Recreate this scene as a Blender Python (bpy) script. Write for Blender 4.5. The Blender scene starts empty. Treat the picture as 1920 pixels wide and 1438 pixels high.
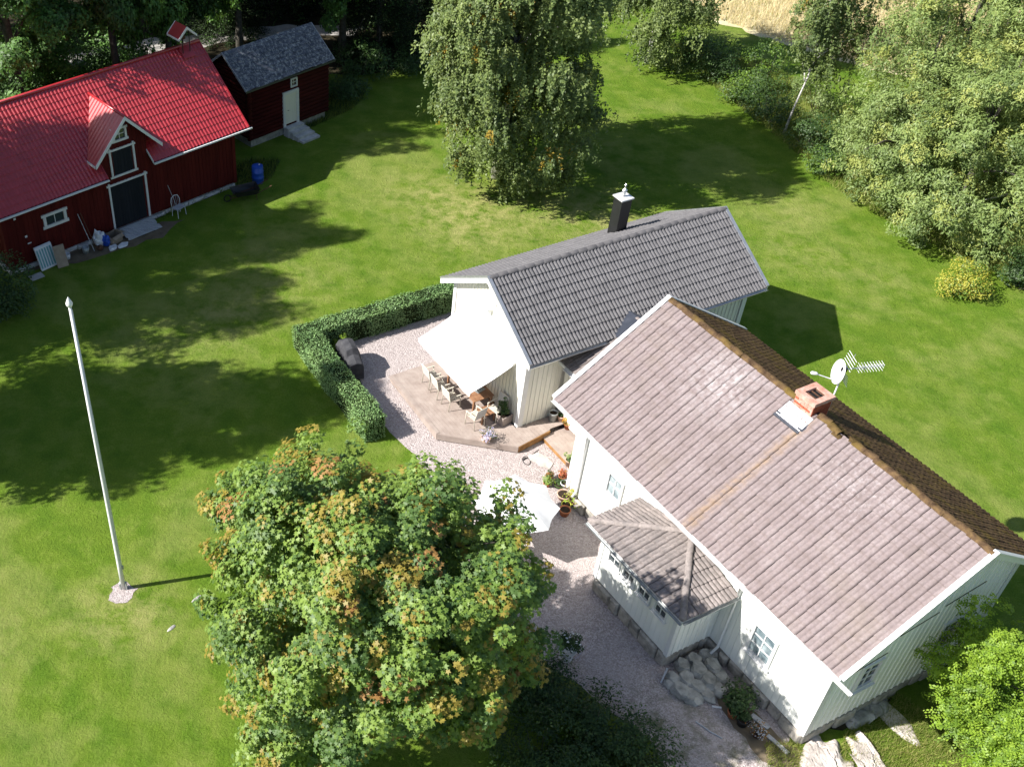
import bpy, bmesh, math, random
import numpy as np
from mathutils import Vector, Matrix
R = math.radians
random.seed(7)
RNG = np.random.default_rng(7)
S = bpy.context.scene
COL = S.collection

# ------------------------------------------------------------------ camera
cd = bpy.data.cameras.new('camera'); cam = bpy.data.objects.new('camera', cd); COL.objects.link(cam)
cam.location = (0, 0, 27.0)
cam.rotation_mode = 'XYZ'
cam.rotation_euler = (Matrix.Rotation(R(90 - 41.59), 4, 'X') @ Matrix.Rotation(R(0.36), 4, 'Z')).to_euler()
cd.sensor_width = 36; cd.lens = 36 * 2031.7 / 1920
cd.shift_x = 334.94 / 1920; cd.shift_y = 69.93 / 1920
cd.clip_start = 0.5; cd.clip_end = 1000
S.camera = cam
# ------------------------------------------------------------------ light
EL, AZ = R(40.56), R(11.99)          # sun height; direction in which shadows run
w = bpy.data.worlds.new('World'); S.world = w; w.use_nodes = True
nt = w.node_tree; bg = nt.nodes['Background']
sky = nt.nodes.new('ShaderNodeTexSky'); sky.sky_type = 'NISHITA'; sky.sun_disc = False
sdir = Vector((-math.cos(AZ) * math.cos(EL), -math.sin(AZ) * math.cos(EL), math.sin(EL)))
sky.sun_elevation = EL; sky.sun_rotation = math.atan2(sdir.x, sdir.y) % (2 * math.pi)
nt.links.new(sky.outputs[0], bg.inputs[0]); bg.inputs[1].default_value = 0.08
sl = bpy.data.lights.new('sun', 'SUN'); sl.energy = 5.0; sl.angle = R(0.53); sl.color = (1, 0.96, 0.90)
so = bpy.data.objects.new('sun', sl); COL.objects.link(so)
so.rotation_euler = (-sdir).to_track_quat('-Z', 'Y').to_euler(); so.location = (-30, -8, 40)
V = S.view_settings
V.view_transform = 'Standard'; V.look = 'None'; V.gamma = 1; V.exposure = 1.0
try: V.use_curve_mapping = False
except Exception: pass

S.cycles.max_bounces = 6; S.cycles.diffuse_bounces = 3; S.cycles.transmission_bounces = 3; S.cycles.glossy_bounces = 3

# ------------------------------------------------------------------ materials
class NT:
    def __init__(s, name):
        s.m = bpy.data.materials.new(name); s.m.use_nodes = True
        s.t = s.m.node_tree; s.p = s.t.nodes['Principled BSDF']; s.out = s.t.nodes['Material Output']
        s.geo = s.t.nodes.new('ShaderNodeNewGeometry'); s.pos = s.geo.outputs['Position']
    def node(s, ty, **kw):
        n = s.t.nodes.new(ty)
        for k, v in kw.items(): setattr(n, k, v)
        return n
    def link(s, a, b): s.t.links.new(a, b)
    def noise(s, scale, detail=4, rough=.55, vec=None, dist=0):
        n = s.node('ShaderNodeTexNoise'); n.inputs['Scale'].default_value = scale
        n.inputs['Detail'].default_value = detail; n.inputs['Roughness'].default_value = rough
        n.inputs['Distortion'].default_value = dist
        s.link(vec or s.pos, n.inputs['Vector']); return n.outputs['Fac']
    def ramp(s, fac, stops, interp='LINEAR'):
        r = s.node('ShaderNodeValToRGB'); r.color_ramp.interpolation = interp; e = r.color_ramp.elements
        while len(e) < len(stops): e.new(0.5)
        for i, (p, c) in enumerate(stops):
            e[i].position = p; e[i].color = (c, c, c, 1) if isinstance(c, (int, float)) else (*c, 1)
        s.link(fac, r.inputs[0]); return r.outputs[0]
    def mix(s, f, a, b, mode='MIX'):
        n = s.node('ShaderNodeMix', data_type='RGBA', blend_type=mode)
        for sock, v in ((n.inputs[0], f), (n.inputs[6], a), (n.inputs[7], b)):
            if hasattr(v, 'is_linked'): s.link(v, sock)
            elif isinstance(v, (int, float)): sock.default_value = v if sock == n.inputs[0] else (v, v, v, 1)
            else: sock.default_value = (*v, 1)
        return n.outputs[2]
    def math(s, op, a, b=None, clamp=False):
        n = s.node('ShaderNodeMath', operation=op, use_clamp=clamp)
        for i, v in enumerate((a, b)):
            if v is None: continue
            if hasattr(v, 'is_linked'): s.link(v, n.inputs[i])
            else: n.inputs[i].default_value = v
        return n.outputs[0]
    def dot(s, vec):     # position . vec
        n = s.node('ShaderNodeVectorMath', operation='DOT_PRODUCT'); s.link(s.pos, n.inputs[0]); n.inputs[1].default_value = vec
        return n.outputs['Value']
    def spot(s, c, r, soft=.6):   # 1 inside a round patch about c
        n = s.node('ShaderNodeVectorMath', operation='DISTANCE'); s.link(s.pos, n.inputs[0]); n.inputs[1].default_value = c
        return s.math('SUBTRACT', 1, s.math('DIVIDE', s.math('SUBTRACT', n.outputs['Value'], r * (1 - soft)), r * soft, True), True)
    def scaled(s, v):
        n = s.node('ShaderNodeVectorMath', operation='MULTIPLY'); s.link(s.pos, n.inputs[0]); n.inputs[1].default_value = v
        return n.outputs[0]
    def bump(s, h, strength=.5, dist=.02):
        b = s.node('ShaderNodeBump'); b.inputs['Strength'].default_value = strength; b.inputs['Distance'].default_value = dist
        s.link(h, b.inputs['Height']); s.link(b.outputs[0], s.p.inputs['Normal'])
    def col(s, c):
        if hasattr(c, 'is_linked'): s.link(c, s.p.inputs['Base Color'])
        else: s.p.inputs['Base Color'].default_value = (*c, 1)
    def set(s, rough=.7, spec=.3, metal=0):
        s.p.inputs['Roughness'].default_value = rough; s.p.inputs['Specular IOR Level'].default_value = spec; s.p.inputs['Metallic'].default_value = metal
        return s.m
def pm(name, c1, c2, scale=3, rough=.7, spec=.3, bump=0, bscale=40, bdist=.01, metal=0, detail=5, stretch=None):
    n = NT(name)
    v = n.scaled(stretch) if stretch else None
    f = n.noise(scale, detail, .6, v)
    n.col(n.ramp(f, [(.3, c1), (.7, c2)]))
    if bump: n.bump(n.noise(bscale, 3, .6, v), bump, bdist)
    return n.set(rough, spec, metal)
def leafmat(name, c1, c2, scale=1.2, trans=.35, rough=.5, spec=.35):
    n = NT(name)
    f = n.noise(scale, 2); g = n.noise(14, 2)
    c = n.ramp(n.math('ADD', n.math('MULTIPLY', f, .6), n.math('MULTIPLY', g, .4)), [(.35, c1), (.65, c2)])
    n.col(c); n.set(rough, spec)
    tr = n.node('ShaderNodeBsdfTranslucent'); h = n.node('ShaderNodeHueSaturation')
    h.inputs['Hue'].default_value = .48; h.inputs['Saturation'].default_value = 1.1; h.inputs['Value'].default_value = 1.3
    n.link(c, h.inputs['Color']); n.link(h.outputs[0], tr.inputs['Color'])
    mx = n.node('ShaderNodeMixShader'); mx.inputs[0].default_value = trans
    n.link(n.p.outputs[0], mx.inputs[1]); n.link(tr.outputs[0], mx.inputs[2]); n.link(mx.outputs[0], n.out.inputs[0])
    return n.m

M = {}
M['white'] = pm('white_paint', (0.688, 0.688, 0.669), (0.783, 0.783, 0.765), 1.5, .55, .3, .15, 30, .004)
M['white_trim'] = pm('white_trim', (0.629, 0.629, 0.629), (0.697, 0.697, 0.697), 4, .45, .4)
M['white_board'] = pm('white_boards', (0.722, 0.731, 0.688), (0.849, 0.849, 0.816), 2.2, .6, .25, .25, 60, .004, stretch=(1, 1, .12))
M['cream'] = pm('cream_boards', (0.684, 0.665, 0.586), (0.782, 0.762, 0.684), 2.2, .6, .25, .25, 60, .004, stretch=(1, 1, .12))
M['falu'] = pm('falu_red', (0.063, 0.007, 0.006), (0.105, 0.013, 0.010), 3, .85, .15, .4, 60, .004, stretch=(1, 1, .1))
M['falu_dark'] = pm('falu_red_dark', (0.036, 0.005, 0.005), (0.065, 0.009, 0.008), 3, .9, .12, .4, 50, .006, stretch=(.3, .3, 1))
M['black_paint'] = pm('black_paint', (0.010, 0.010, 0.010), (0.016, 0.016, 0.018), 3, .6, .3)
M['black_door'] = pm('black_door', (.010, .012, .016), (.02, .022, .028), 3, .8, .2, .4, 50, .005, stretch=(1, 1, .1))
M['stone'] = pm('granite', (.34, .34, .34), (.58, .57, .55), 3, .85, .2, .6, 25, .02)
M['stone_wall'] = pm('foundation_stone', (.17, .16, .145), (.50, .46, .40), 3.2, .9, .15, .8, 12, .03)
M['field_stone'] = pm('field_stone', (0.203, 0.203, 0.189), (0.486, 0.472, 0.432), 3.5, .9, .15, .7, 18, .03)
M['rock'] = pm('bedrock', (.34, .30, .27), (.66, .60, .56), 1.6, .9, .15, .8, 9, .05)
M['conc'] = pm('concrete', (.35, .35, .34), (.5, .5, .48), 4, .85, .2, .3, 40, .01)
M['red_metal'] = pm('red_sheet_metal', (0.297, 0.011, 0.016), (0.388, 0.020, 0.027), 2.5, .36, .9, .1, 15, .004)
M['steel'] = pm('galvanised', (.45, .46, .47), (.6, .61, .62), 4, .35, .5, metal=.7)
M['black_steel'] = pm('black_steel', (.012, .012, .013), (.018, .018, .02), 3, .4, .5)
M['lead'] = pm('flashing', (.55, .55, .56), (.72, .72, .72), 4, .4, .5, .2, 8, .02, metal=.3)
M['dark_sheet'] = pm('dark_sheet', (.03, .034, .045), (.055, .06, .075), 3, .35, .5)
M['ridge_dark'] = pm('dark_ridge', (0.060, 0.058, 0.062), (0.104, 0.100, 0.104), 4, .7, .3, .3, 40, .006)
M['bark'] = pm('bark', (.05, .045, .038), (.13, .12, .10), 5, .9, .1, .9, 14, .03)
M['grey_wood'] = pm('grey_wood', (.30, .31, .33), (.50, .51, .53), 6, .85, .15, .5, 60, .006, stretch=(.3, 2, 2))
M['deck'] = pm('deck_wood', (0.276, 0.221, 0.193), (0.382, 0.320, 0.283), 2.5, .8, .2, .4, 70, .004)
M['deck_edge'] = pm('deck_edge', (.20, .10, .035), (.36, .20, .08), 4, .75, .2, .4, 40, .006)
M['teak'] = pm('oiled_wood', (.20, .10, .055), (.33, .18, .10), 6, .6, .3, .3, 40, .004)
M['chair'] = pm('cream_lacquer', (0.510, 0.476, 0.391), (0.612, 0.578, 0.493), 5, .5, .4)
M['sling'] = pm('grey_sling', (.40, .39, .38), (.52, .51, .50), 9, .8, .2)
M['canvas'] = pm('white_canvas', (0.743, 0.743, 0.752), (0.819, 0.819, 0.819), 2, .8, .15, .15, 60, .004)
M['cover'] = pm('grill_cover', (.035, .035, .04), (.07, .07, .075), 4, .75, .25, .5, 9, .02)
M['terra'] = pm('terracotta', (.30, .10, .045), (.45, .18, .09), 6, .85, .15)
M['pale_terra'] = pm('weathered_terracotta', (.42, .26, .18), (.58, .44, .36), 8, .9, .1)
M['soil'] = pm('soil', (.02, .014, .010), (.05, .036, .026), 12, .95, .1, .6, 60, .01)
M['blue'] = pm('blue_plastic', (.012, .06, .36), (.02, .09, .48), 3, .4, .5)
M['teal'] = pm('teal_cloth', (.06, .30, .32), (.30, .45, .46), 5, .8, .2, stretch=(3, 3, .6))
M['card'] = pm('cardboard', (.26, .20, .15), (.36, .29, .22), 4, .9, .1)
M['plastic_white'] = pm('white_plastic', (.62, .63, .65), (.75, .76, .78), 4, .5, .4)
M['rust'] = pm('rusty_iron', (.05, .028, .02), (.14, .07, .04), 8, .85, .2, .4, 40, .005)
M['mortar'] = pm('mortar', (.36, .32, .28), (.5, .45, .40), 10, .95, .1)
M['brick'] = pm('red_brick', (.27, .065, .035), (.40, .12, .065), 9, .9, .1, .4, 60, .006)
M['brick_pale'] = pm('limewashed_brick', (.36, .17, .12), (.55, .38, .32), 6, .9, .1, .4, 60, .006)
M['lime'] = pm('yellow_green_pot', (.40, .42, .04), (.55, .55, .08), 5, .5, .4)
M['grey_tin'] = pm('zinc', (.22, .24, .24), (.40, .42, .42), 6, .5, .4, metal=.4)
M['dirt'] = pm('trodden_earth', (.10, .08, .055), (.20, .16, .11), 1.5, .95, .1, .6, 30, .02)
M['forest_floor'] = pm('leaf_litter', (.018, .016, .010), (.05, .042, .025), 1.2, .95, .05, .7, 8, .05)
M['track'] = pm('gravel_track', (.28, .26, .24), (.45, .43, .40), 2, .95, .1, .5, 60, .015)

n = NT('window_glass'); n.col((.030, .042, .050)); n.set(.06, .8); M['glass'] = n.m
n = NT('curtained_glass'); n.col(n.ramp(n.noise(2.5), [(.4, (.10, .14, .16)), (.62, (.34, .40, .42))])); n.set(.08, .7); M['glass_pale'] = n.m
n = NT('birch_bark')
v = n.scaled((1, 1, 5)); f = n.noise(3.2, 4, .6, v)
n.col(n.ramp(f, [(.36, (.035, .032, .03)), (.48, (.50, .48, .45)), (.8, (.68, .66, .62))])); n.bump(f, .4, .02); M['birch_bark'] = n.set(.85, .15)

# lawn: mown grass, dry patches where the soil is thin, faint mowing lanes
n = NT('lawn_grass')
big = n.noise(.16, 4, .6, None, .6); mid = n.noise(1.1, 5, .65); fine = n.noise(15, 5, .8); vf = n.noise(70, 2, .7)
g = n.ramp(mid, [(.28, (0.074, 0.146, 0.012)), (.5, (0.117, 0.197, 0.017)), (.72, (0.167, 0.242, 0.030))])
lane = n.node('ShaderNodeTexWave', wave_type='BANDS', bands_direction='DIAGONAL'); lane.inputs['Scale'].default_value = .24; lane.inputs['Distortion'].default_value = 2.5
lane.inputs['Detail'].default_value = 3; lane.inputs['Detail Scale'].default_value = .4; n.link(n.pos, lane.inputs['Vector'])
g = n.mix(n.math('MULTIPLY', lane.outputs['Fac'], .4), g, (0.175, 0.239, 0.030))
st2 = n.node('ShaderNodeTexWave', wave_type='BANDS', bands_direction='X'); st2.inputs['Scale'].default_value = .27; st2.inputs['Distortion'].default_value = 1.2; st2.inputs['Detail'].default_value = 2; n.link(n.pos, st2.inputs['Vector'])
g = n.mix(n.math('MULTIPLY', n.math('MULTIPLY', st2.outputs['Fac'], n.ramp(n.noise(.22, 3), [(.4, 0), (.6, 1)])), .45), g, (0.087, 0.175, 0.013))
dry = n.math('ADD', n.math('MULTIPLY', n.math('SUBTRACT', big, .50, True), 2.2), n.math('MULTIPLY', n.math('SUBTRACT', mid, .5), .9))
for c, r, k in [((7.7, 45.6, 0), 4.5, .95), ((6.2, 43, 0), 4, .5), ((12.3, 45.3, 0), 3.8, 1.1), ((-6.4, 21.4, 0), 2.2, 1.1), ((-2.5, 39.8, 0), 5, .5),
                ((-7, 35, 0), 4, .4), ((20.8, 42.3, 0), 3.4, .6), ((24, 40, 0), 3.2, .45), ((10, 48.5, 0), 1.8, .6), ((4.5, 47.0, 0), 4.2, .85), ((22, 46.5, 0), 3, .5), ((14.5, 52.5, 0), 4, .4), ((-10.5, 20, 0), 4, .35), ((-4.0, 37.0, 0), 3.4, .55)]:
    dry = n.math('ADD', dry, n.math('MULTIPLY', n.spot(c, r, .9), n.math('MULTIPLY', n.ramp(n.noise(1.3, 5, .7), [(.38, 0), (.62, 1)]), k)))
dry = n.math('MULTIPLY', dry, n.ramp(fine, [(.3, .3), (.6, .95)]), True)
g = n.mix(dry, g, (0.424, 0.382, 0.170))
g = n.mix(n.ramp(fine, [(.34, 0), (.62, .9)]), g, n.mix(1, g, (0.583, 0.636, 0.424), 'MULTIPLY'))
g = n.mix(n.ramp(vf, [(.52, 0), (.72, .55)]), g, (0.201, 0.307, 0.048))
n.col(g); n.bump(n.math('ADD', fine, n.math('MULTIPLY', n.noise(5, 4, .7), 1.3)), .85, .07); M['lawn'] = n.set(.9, .1)
# gravel: pinkish crushed stone
n = NT('pink_gravel')
vo = n.node('ShaderNodeTexVoronoi'); vo.inputs['Scale'].default_value = 26; n.link(n.pos, vo.inputs['Vector'])
sep = n.node('ShaderNodeSeparateColor'); n.link(vo.outputs['Color'], sep.inputs[0])
g = n.ramp(sep.outputs[0], [(0, (.26, .215, .205)), (.5, (.385, .335, .322)), (1, (.54, .48, .465))])
g = n.mix(n.ramp(n.noise(.9, 4), [(.35, 0), (.7, .55)]), g, (.42, .365, .352))
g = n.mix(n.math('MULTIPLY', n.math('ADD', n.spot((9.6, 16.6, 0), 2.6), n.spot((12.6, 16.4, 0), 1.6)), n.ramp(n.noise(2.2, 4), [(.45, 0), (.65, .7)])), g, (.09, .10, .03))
n.col(g); n.bump(n.math('SUBTRACT', 1, vo.outputs['Distance']), .8, .03); M['gravel'] = n.set(.9, .2)
n = NT('dry_field')
g = n.ramp(n.noise(.5, 5, .6), [(.3, (0.447, 0.378, 0.216)), (.7, (0.646, 0.588, 0.378))]); n.col(g); n.bump(n.noise(9, 4, .7), .8, .1); M['field'] = n.set(.95, .05)
M['straw'] = leafmat('straw', (0.556, 0.475, 0.270), (0.793, 0.705, 0.449), .6, .3, .8, .1)
M['rough_grass'] = leafmat('rough_grass', (0.120, 0.180, 0.030), (0.264, 0.312, 0.072), 1.0, .3, .7, .2)
M['wild_grass'] = leafmat('wild_grass', (0.182, 0.221, 0.052), (0.442, 0.416, 0.156), 1.0, .3, .7, .2)

# roof tiles
DM = (math.cos(R(-62.63)), math.sin(R(-62.63))); NM = (math.sin(R(-62.63)), -math.cos(R(-62.63)))
OM = (10.718, 28.53)
n = NT('pink_concrete_tile')
a = n.math('SUBTRACT', n.dot((DM[0], DM[1], 0)), DM[0] * OM[0] + DM[1] * OM[1])
b = n.math('SUBTRACT', n.dot((NM[0], NM[1], 0)), NM[0] * OM[0] + NM[1] * OM[1])
g = n.ramp(n.noise(1.7, 4, .7), [(.3, (0.200, 0.161, 0.156)), (.5, (0.245, 0.199, 0.198)), (.72, (0.294, 0.247, 0.245))])
g = n.mix(n.ramp(n.noise(12, 4, .7), [(.40, .45), (.62, 0)]), g, (0.152, 0.121, 0.113))
g = n.mix(n.ramp(n.noise(.7, 4), [(.55, 0), (.75, .22)]), g, (0.267, 0.225, 0.173))
wht = n.math('MULTIPLY', n.spot((OM[0] + 3.6 * DM[0] + .9 * NM[0], OM[1] + 3.6 * DM[1] + .9 * NM[1], 6.6), 1.7, .9), n.ramp(n.noise(5, 4, .7), [(.42, 0), (.66, .6)]))
wht = n.math('ADD', wht, n.math('MULTIPLY', n.spot((OM[0] + 8.6 * DM[0] + .9 * NM[0], OM[1] + 8.6 * DM[1] + .9 * NM[1], 6.6), 1.6, .9), n.ramp(n.noise(6, 4, .7), [(.5, 0), (.75, .5)])), True)
g = n.mix(wht, g, (0.498, 0.468, 0.472))
wob = n.math('MULTIPLY', n.math('SUBTRACT', n.noise(1.5), .5), .16)
st = n.math('SUBTRACT', 1, n.math('DIVIDE', n.math('ABSOLUTE', n.math('SUBTRACT', n.math('ADD', a, wob), 6.32)), .26), True)
st = n.math('MULTIPLY', st, n.ramp(b, [(0, 0), (.5, 1)])); st = n.math('MULTIPLY', st, n.ramp(n.noise(6, 4), [(.34, .1), (.66, 1)]))
g = n.mix(n.math('MULTIPLY', st, .55, True), g, (0.320, 0.202, 0.086))
n.col(g); n.bump(n.noise(45, 3), .35, .006); M['tile_pink'] = n.set(.85, .2)
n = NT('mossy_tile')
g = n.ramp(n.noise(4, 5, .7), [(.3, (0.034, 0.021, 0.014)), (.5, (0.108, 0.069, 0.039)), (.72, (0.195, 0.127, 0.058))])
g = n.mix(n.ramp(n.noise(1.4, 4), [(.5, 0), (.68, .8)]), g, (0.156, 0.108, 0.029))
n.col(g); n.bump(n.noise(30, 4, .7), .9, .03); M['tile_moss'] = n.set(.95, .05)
n = NT('grey_concrete_tile')
g = n.ramp(n.noise(2.5, 4, .7), [(.3, (0.095, 0.092, 0.096)), (.7, (0.149, 0.144, 0.149))])
g = n.mix(n.ramp(n.noise(16, 3), [(.62, 0), (.72, .45)]), g, (0.324, 0.315, 0.297)); n.col(g); n.bump(n.noise(50, 2), .2, .004); M['tile_grey'] = n.set(.75, .3)
n = NT('porch_tile')
g = n.ramp(n.noise(2.2, 4, .7), [(.3, (0.168, 0.151, 0.148)), (.5, (0.252, 0.218, 0.207)), (.72, (0.347, 0.302, 0.286))])
g = n.mix(n.ramp(n.noise(11, 4, .7), [(.4, .5), (.6, 0)]), g, (0.134, 0.118, 0.112)); n.col(g); n.bump(n.noise(45, 3), .3, .006); M['tile_porch'] = n.set(.85, .2)
n = NT('lichen_slate')
vo = n.node('ShaderNodeTexVoronoi'); vo.inputs['Scale'].default_value = 7; n.link(n.pos, vo.inputs['Vector'])
sp = n.node('ShaderNodeSeparateColor'); n.link(vo.outputs['Color'], sp.inputs[0])
g = n.ramp(sp.outputs[0], [(0, (.055, .062, .085)), (1, (.13, .14, .17))])
g = n.mix(n.ramp(n.noise(7, 6, .8), [(.5, 0), (.62, .8)]), g, (.42, .43, .42)); n.col(g); n.bump(n.noise(25, 3), .5, .02); M['slate'] = n.set(.8, .25)

# foliage
M['maple_l'] = leafmat('maple_leaf', (0.120, 0.211, 0.037), (0.241, 0.338, 0.068), 1.0)
M['maple_d'] = leafmat('maple_leaf_deep', (0.057, 0.121, 0.030), (0.121, 0.196, 0.052), 1.0)
M['maple_o'] = leafmat('maple_leaf_turning', (0.241, 0.187, 0.033), (0.328, 0.275, 0.054), 2.0)
M['maple_r'] = leafmat('maple_leaf_orange', (0.306, 0.150, 0.045), (0.357, 0.220, 0.072), 2.0)
M['birch_l'] = leafmat('birch_leaf', (0.115, 0.162, 0.046), (0.216, 0.277, 0.081), .5, .3)
M['birch_d'] = leafmat('birch_leaf_deep', (0.074, 0.115, 0.038), (0.142, 0.196, 0.061), .5, .3)
M['birch_y'] = leafmat('birch_leaf_yellow', (.30, .22, .03), (.42, .30, .05), .5)
M['sal_l'] = leafmat('willow_leaf', (0.165, 0.232, 0.068), (0.282, 0.362, 0.113), .5, .3)
M['sal_d'] = leafmat('willow_leaf_deep', (0.110, 0.167, 0.051), (0.199, 0.275, 0.081), .5, .3)
M['sal_y'] = leafmat('willow_leaf_pale', (0.237, 0.288, 0.069), (0.356, 0.388, 0.108), .5, .3)
M['rowan_l'] = leafmat('rowan_leaf', (0.184, 0.310, 0.028), (0.299, 0.425, 0.052), 1.0, .4)
M['rowan_d'] = leafmat('rowan_leaf_deep', (0.098, 0.182, 0.023), (0.169, 0.273, 0.036), 1.0, .4)
M['hedge_l'] = leafmat('hedge_leaf', (0.149, 0.274, 0.099), (0.298, 0.447, 0.174), 1.5, .2)
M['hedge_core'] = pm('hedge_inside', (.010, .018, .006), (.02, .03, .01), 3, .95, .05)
M['oak_l'] = leafmat('wood_leaf', (0.066, 0.160, 0.032), (0.140, 0.274, 0.058), .5, .3)
M['oak_d'] = leafmat('wood_leaf_deep', (0.036, 0.082, 0.020), (0.077, 0.149, 0.035), .5, .3)
M['spruce'] = leafmat('spruce_needles', (.012, .022, .010), (.030, .046, .018), .6, .1, .7, .15)
M['shrub_y'] = leafmat('yellow_shrub_leaf', (0.300, 0.300, 0.035), (0.440, 0.420, 0.070), 1.5, .3)
M['shrub_g'] = leafmat('shrub_leaf', (.040, .085, .022), (.085, .145, .035), 1.5, .3)
M['ivy'] = leafmat('dark_shrub_leaf', (.020, .050, .012), (.045, .090, .022), 1.5, .25)
M['flower_w'] = leafmat('white_petal', (.75, .75, .70), (.85, .85, .80), 1, .2)
M['flower_o'] = leafmat('orange_petal', (.60, .22, .02), (.75, .35, .03), 3, .2)
M['flower_p'] = leafmat('lilac_petal', (.40, .38, .55), (.55, .52, .70), 3, .2)

# ------------------------------------------------------------------ builders
class MB:
    def __init__(s): s.v = []; s.f = []; s.mi = []
    def add(s, vs, fs, mi=0):
        k = len(s.v); s.v.extend([tuple(p) for p in vs]); s.f.extend([tuple(i + k for i in f) for f in fs]); s.mi.extend([mi] * len(fs)); return s
    def box(s, x0, x1, y0, y1, z0, z1, mi=0):
        x0, x1 = min(x0, x1), max(x0, x1); y0, y1 = min(y0, y1), max(y0, y1)
        return s.add([(x0, y0, z0), (x1, y0, z0), (x1, y1, z0), (x0, y1, z0), (x0, y0, z1), (x1, y0, z1), (x1, y1, z1), (x0, y1, z1)],
                     [(3, 2, 1, 0), (4, 5, 6, 7), (0, 1, 5, 4), (1, 2, 6, 5), (2, 3, 7, 6), (3, 0, 4, 7)], mi)
    def slab(s, pts, off, mi=0):      # polygon extruded by a vector
        n_ = len(pts); off = Vector(off); a = [Vector(p) for p in pts]; b = [p + off for p in a]
        return s.add(a + b, [tuple(range(n_))[::-1], tuple(range(n_, 2 * n_))] + [(i, (i + 1) % n_, (i + 1) % n_ + n_, i + n_) for i in range(n_)], mi)
    def beam(s, p, q, w_, h_, up=(0, 0, 1), mi=0):   # rectangular bar from p to q
        p, q = Vector(p), Vector(q); d = (q - p).normalized(); u = Vector(up)
        if abs(d.dot(u)) > .98: u = Vector((1, 0, 0))
        sd = d.cross(u).normalized() * (w_ / 2); uu = sd.normalized().cross(d).normalized() * (h_ / 2)
        c = [-sd - uu, sd - uu, sd + uu, -sd + uu]
        return s.add([p + k for k in c] + [q + k for k in c], [(0, 1, 2, 3), (7, 6, 5, 4), (0, 4, 5, 1), (1, 5, 6, 2), (2, 6, 7, 3), (3, 7, 4, 0)], mi)
    def tube(s, pts, radii, seg=8, mi=0, cap=True):
        pts = [Vector(p) for p in pts]
        if isinstance(radii, (int, float)): radii = [radii] * len(pts)
        vs = []; fs = []; ref = None
        for i, p in enumerate(pts):
            d = (pts[min(i + 1, len(pts) - 1)] - pts[max(i - 1, 0)]).normalized()
            if ref is None: ref = Vector((1, 0, 0)) if abs(d.x) < .9 else Vector((0, 1, 0))
            u = (ref - d * ref.dot(d)).normalized(); ref = u; v_ = d.cross(u)
            for k in range(seg):
                t = 2 * math.pi * k / seg; vs.append(p + (u * math.cos(t) + v_ * math.sin(t)) * radii[i])
        for i in range(len(pts) - 1):
            for k in range(seg):
                a_, b_ = i * seg + k, i * seg + (k + 1) % seg; fs.append((a_, b_, b_ + seg, a_ + seg))
        if cap: fs += [tuple(range(seg))[::-1], tuple(range((len(pts) - 1) * seg, len(pts) * seg))]
        return s.add(vs, fs, mi)
    def lathe(s, prof, seg=16, c=(0, 0, 0), mi=0):
        vs = []; fs = []
        for r_, z in prof:
            for k in range(seg):
                t = 2 * math.pi * k / seg; vs.append((c[0] + r_ * math.cos(t), c[1] + r_ * math.sin(t), c[2] + z))
        for i in range(len(prof) - 1):
            for k in range(seg): fs.append((i * seg + k, i * seg + (k + 1) % seg, (i + 1) * seg + (k + 1) % seg, (i + 1) * seg + k))
        fs += [tuple(range(seg))[::-1], tuple(range((len(prof) - 1) * seg, len(prof) * seg))]
        return s.add(vs, fs, mi)
    def mesh(s, name, mats, smooth=False):
        me = bpy.data.meshes.new(name); me.from_pydata(s.v, [], s.f)
        mats = mats if isinstance(mats, (list, tuple)) else [mats]
        for m in mats: me.materials.append(M[m])
        if len(mats) > 1: me.polygons.foreach_set('material_index', s.mi)
        if smooth: me.polygons.foreach_set('use_smooth', [True] * len(me.polygons))
        me.update(); return me
    def build(s, name, mats, parent=None, smooth=False, loc=None, rz=None):
        return put(name, s.mesh(name, mats, smooth), parent, loc, rz)
def put(name, me, parent=None, loc=None, rz=None):
    o = bpy.data.objects.new(name, me); COL.objects.link(o)
    if parent is not None: o.parent = parent
    if loc is not None: o.location = loc
    if rz is not None: o.rotation_euler = (0, 0, rz)
    return o
def tag(o, label, cat, group=None):
    o['label'] = label; o['category'] = cat
    if group: o['group'] = group
    return o
def thing(name, label, cat, loc=(0, 0, 0), rz=0, group=None):
    return tag(put(name, None, None, loc, rz), label, cat, group)
def struct(o): o['kind'] = 'structure'; return o
def copy_tree(o, parent=None):
    c = o.copy(); COL.objects.link(c)
    if parent is not None: c.parent = parent
    for ch in list(o.children): copy_tree(ch, c)
    return c
def BX(name, mat, parent, *dims, **kw): return MB().box(*dims).build(name, mat, parent, **kw)
def np_mesh(name, verts, k, mats, midx=None, faces=None):     # many k-gons from an (n*k,3) array
    nv = len(verts); me = bpy.data.meshes.new(name); nf = nv // k
    me.vertices.add(nv); me.vertices.foreach_set('co', verts.astype(np.float32).ravel())
    me.loops.add(nv); me.loops.foreach_set('vertex_index', np.arange(nv, dtype=np.int32))
    me.polygons.add(nf); me.polygons.foreach_set('loop_start', np.arange(0, nv, k, dtype=np.int32)); me.polygons.foreach_set('loop_total', np.full(nf, k, np.int32))
    for m in mats: me.materials.append(M[m])
    if midx is not None: me.polygons.foreach_set('material_index', midx.astype(np.int32))
    me.update(); me.validate(); return me

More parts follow.
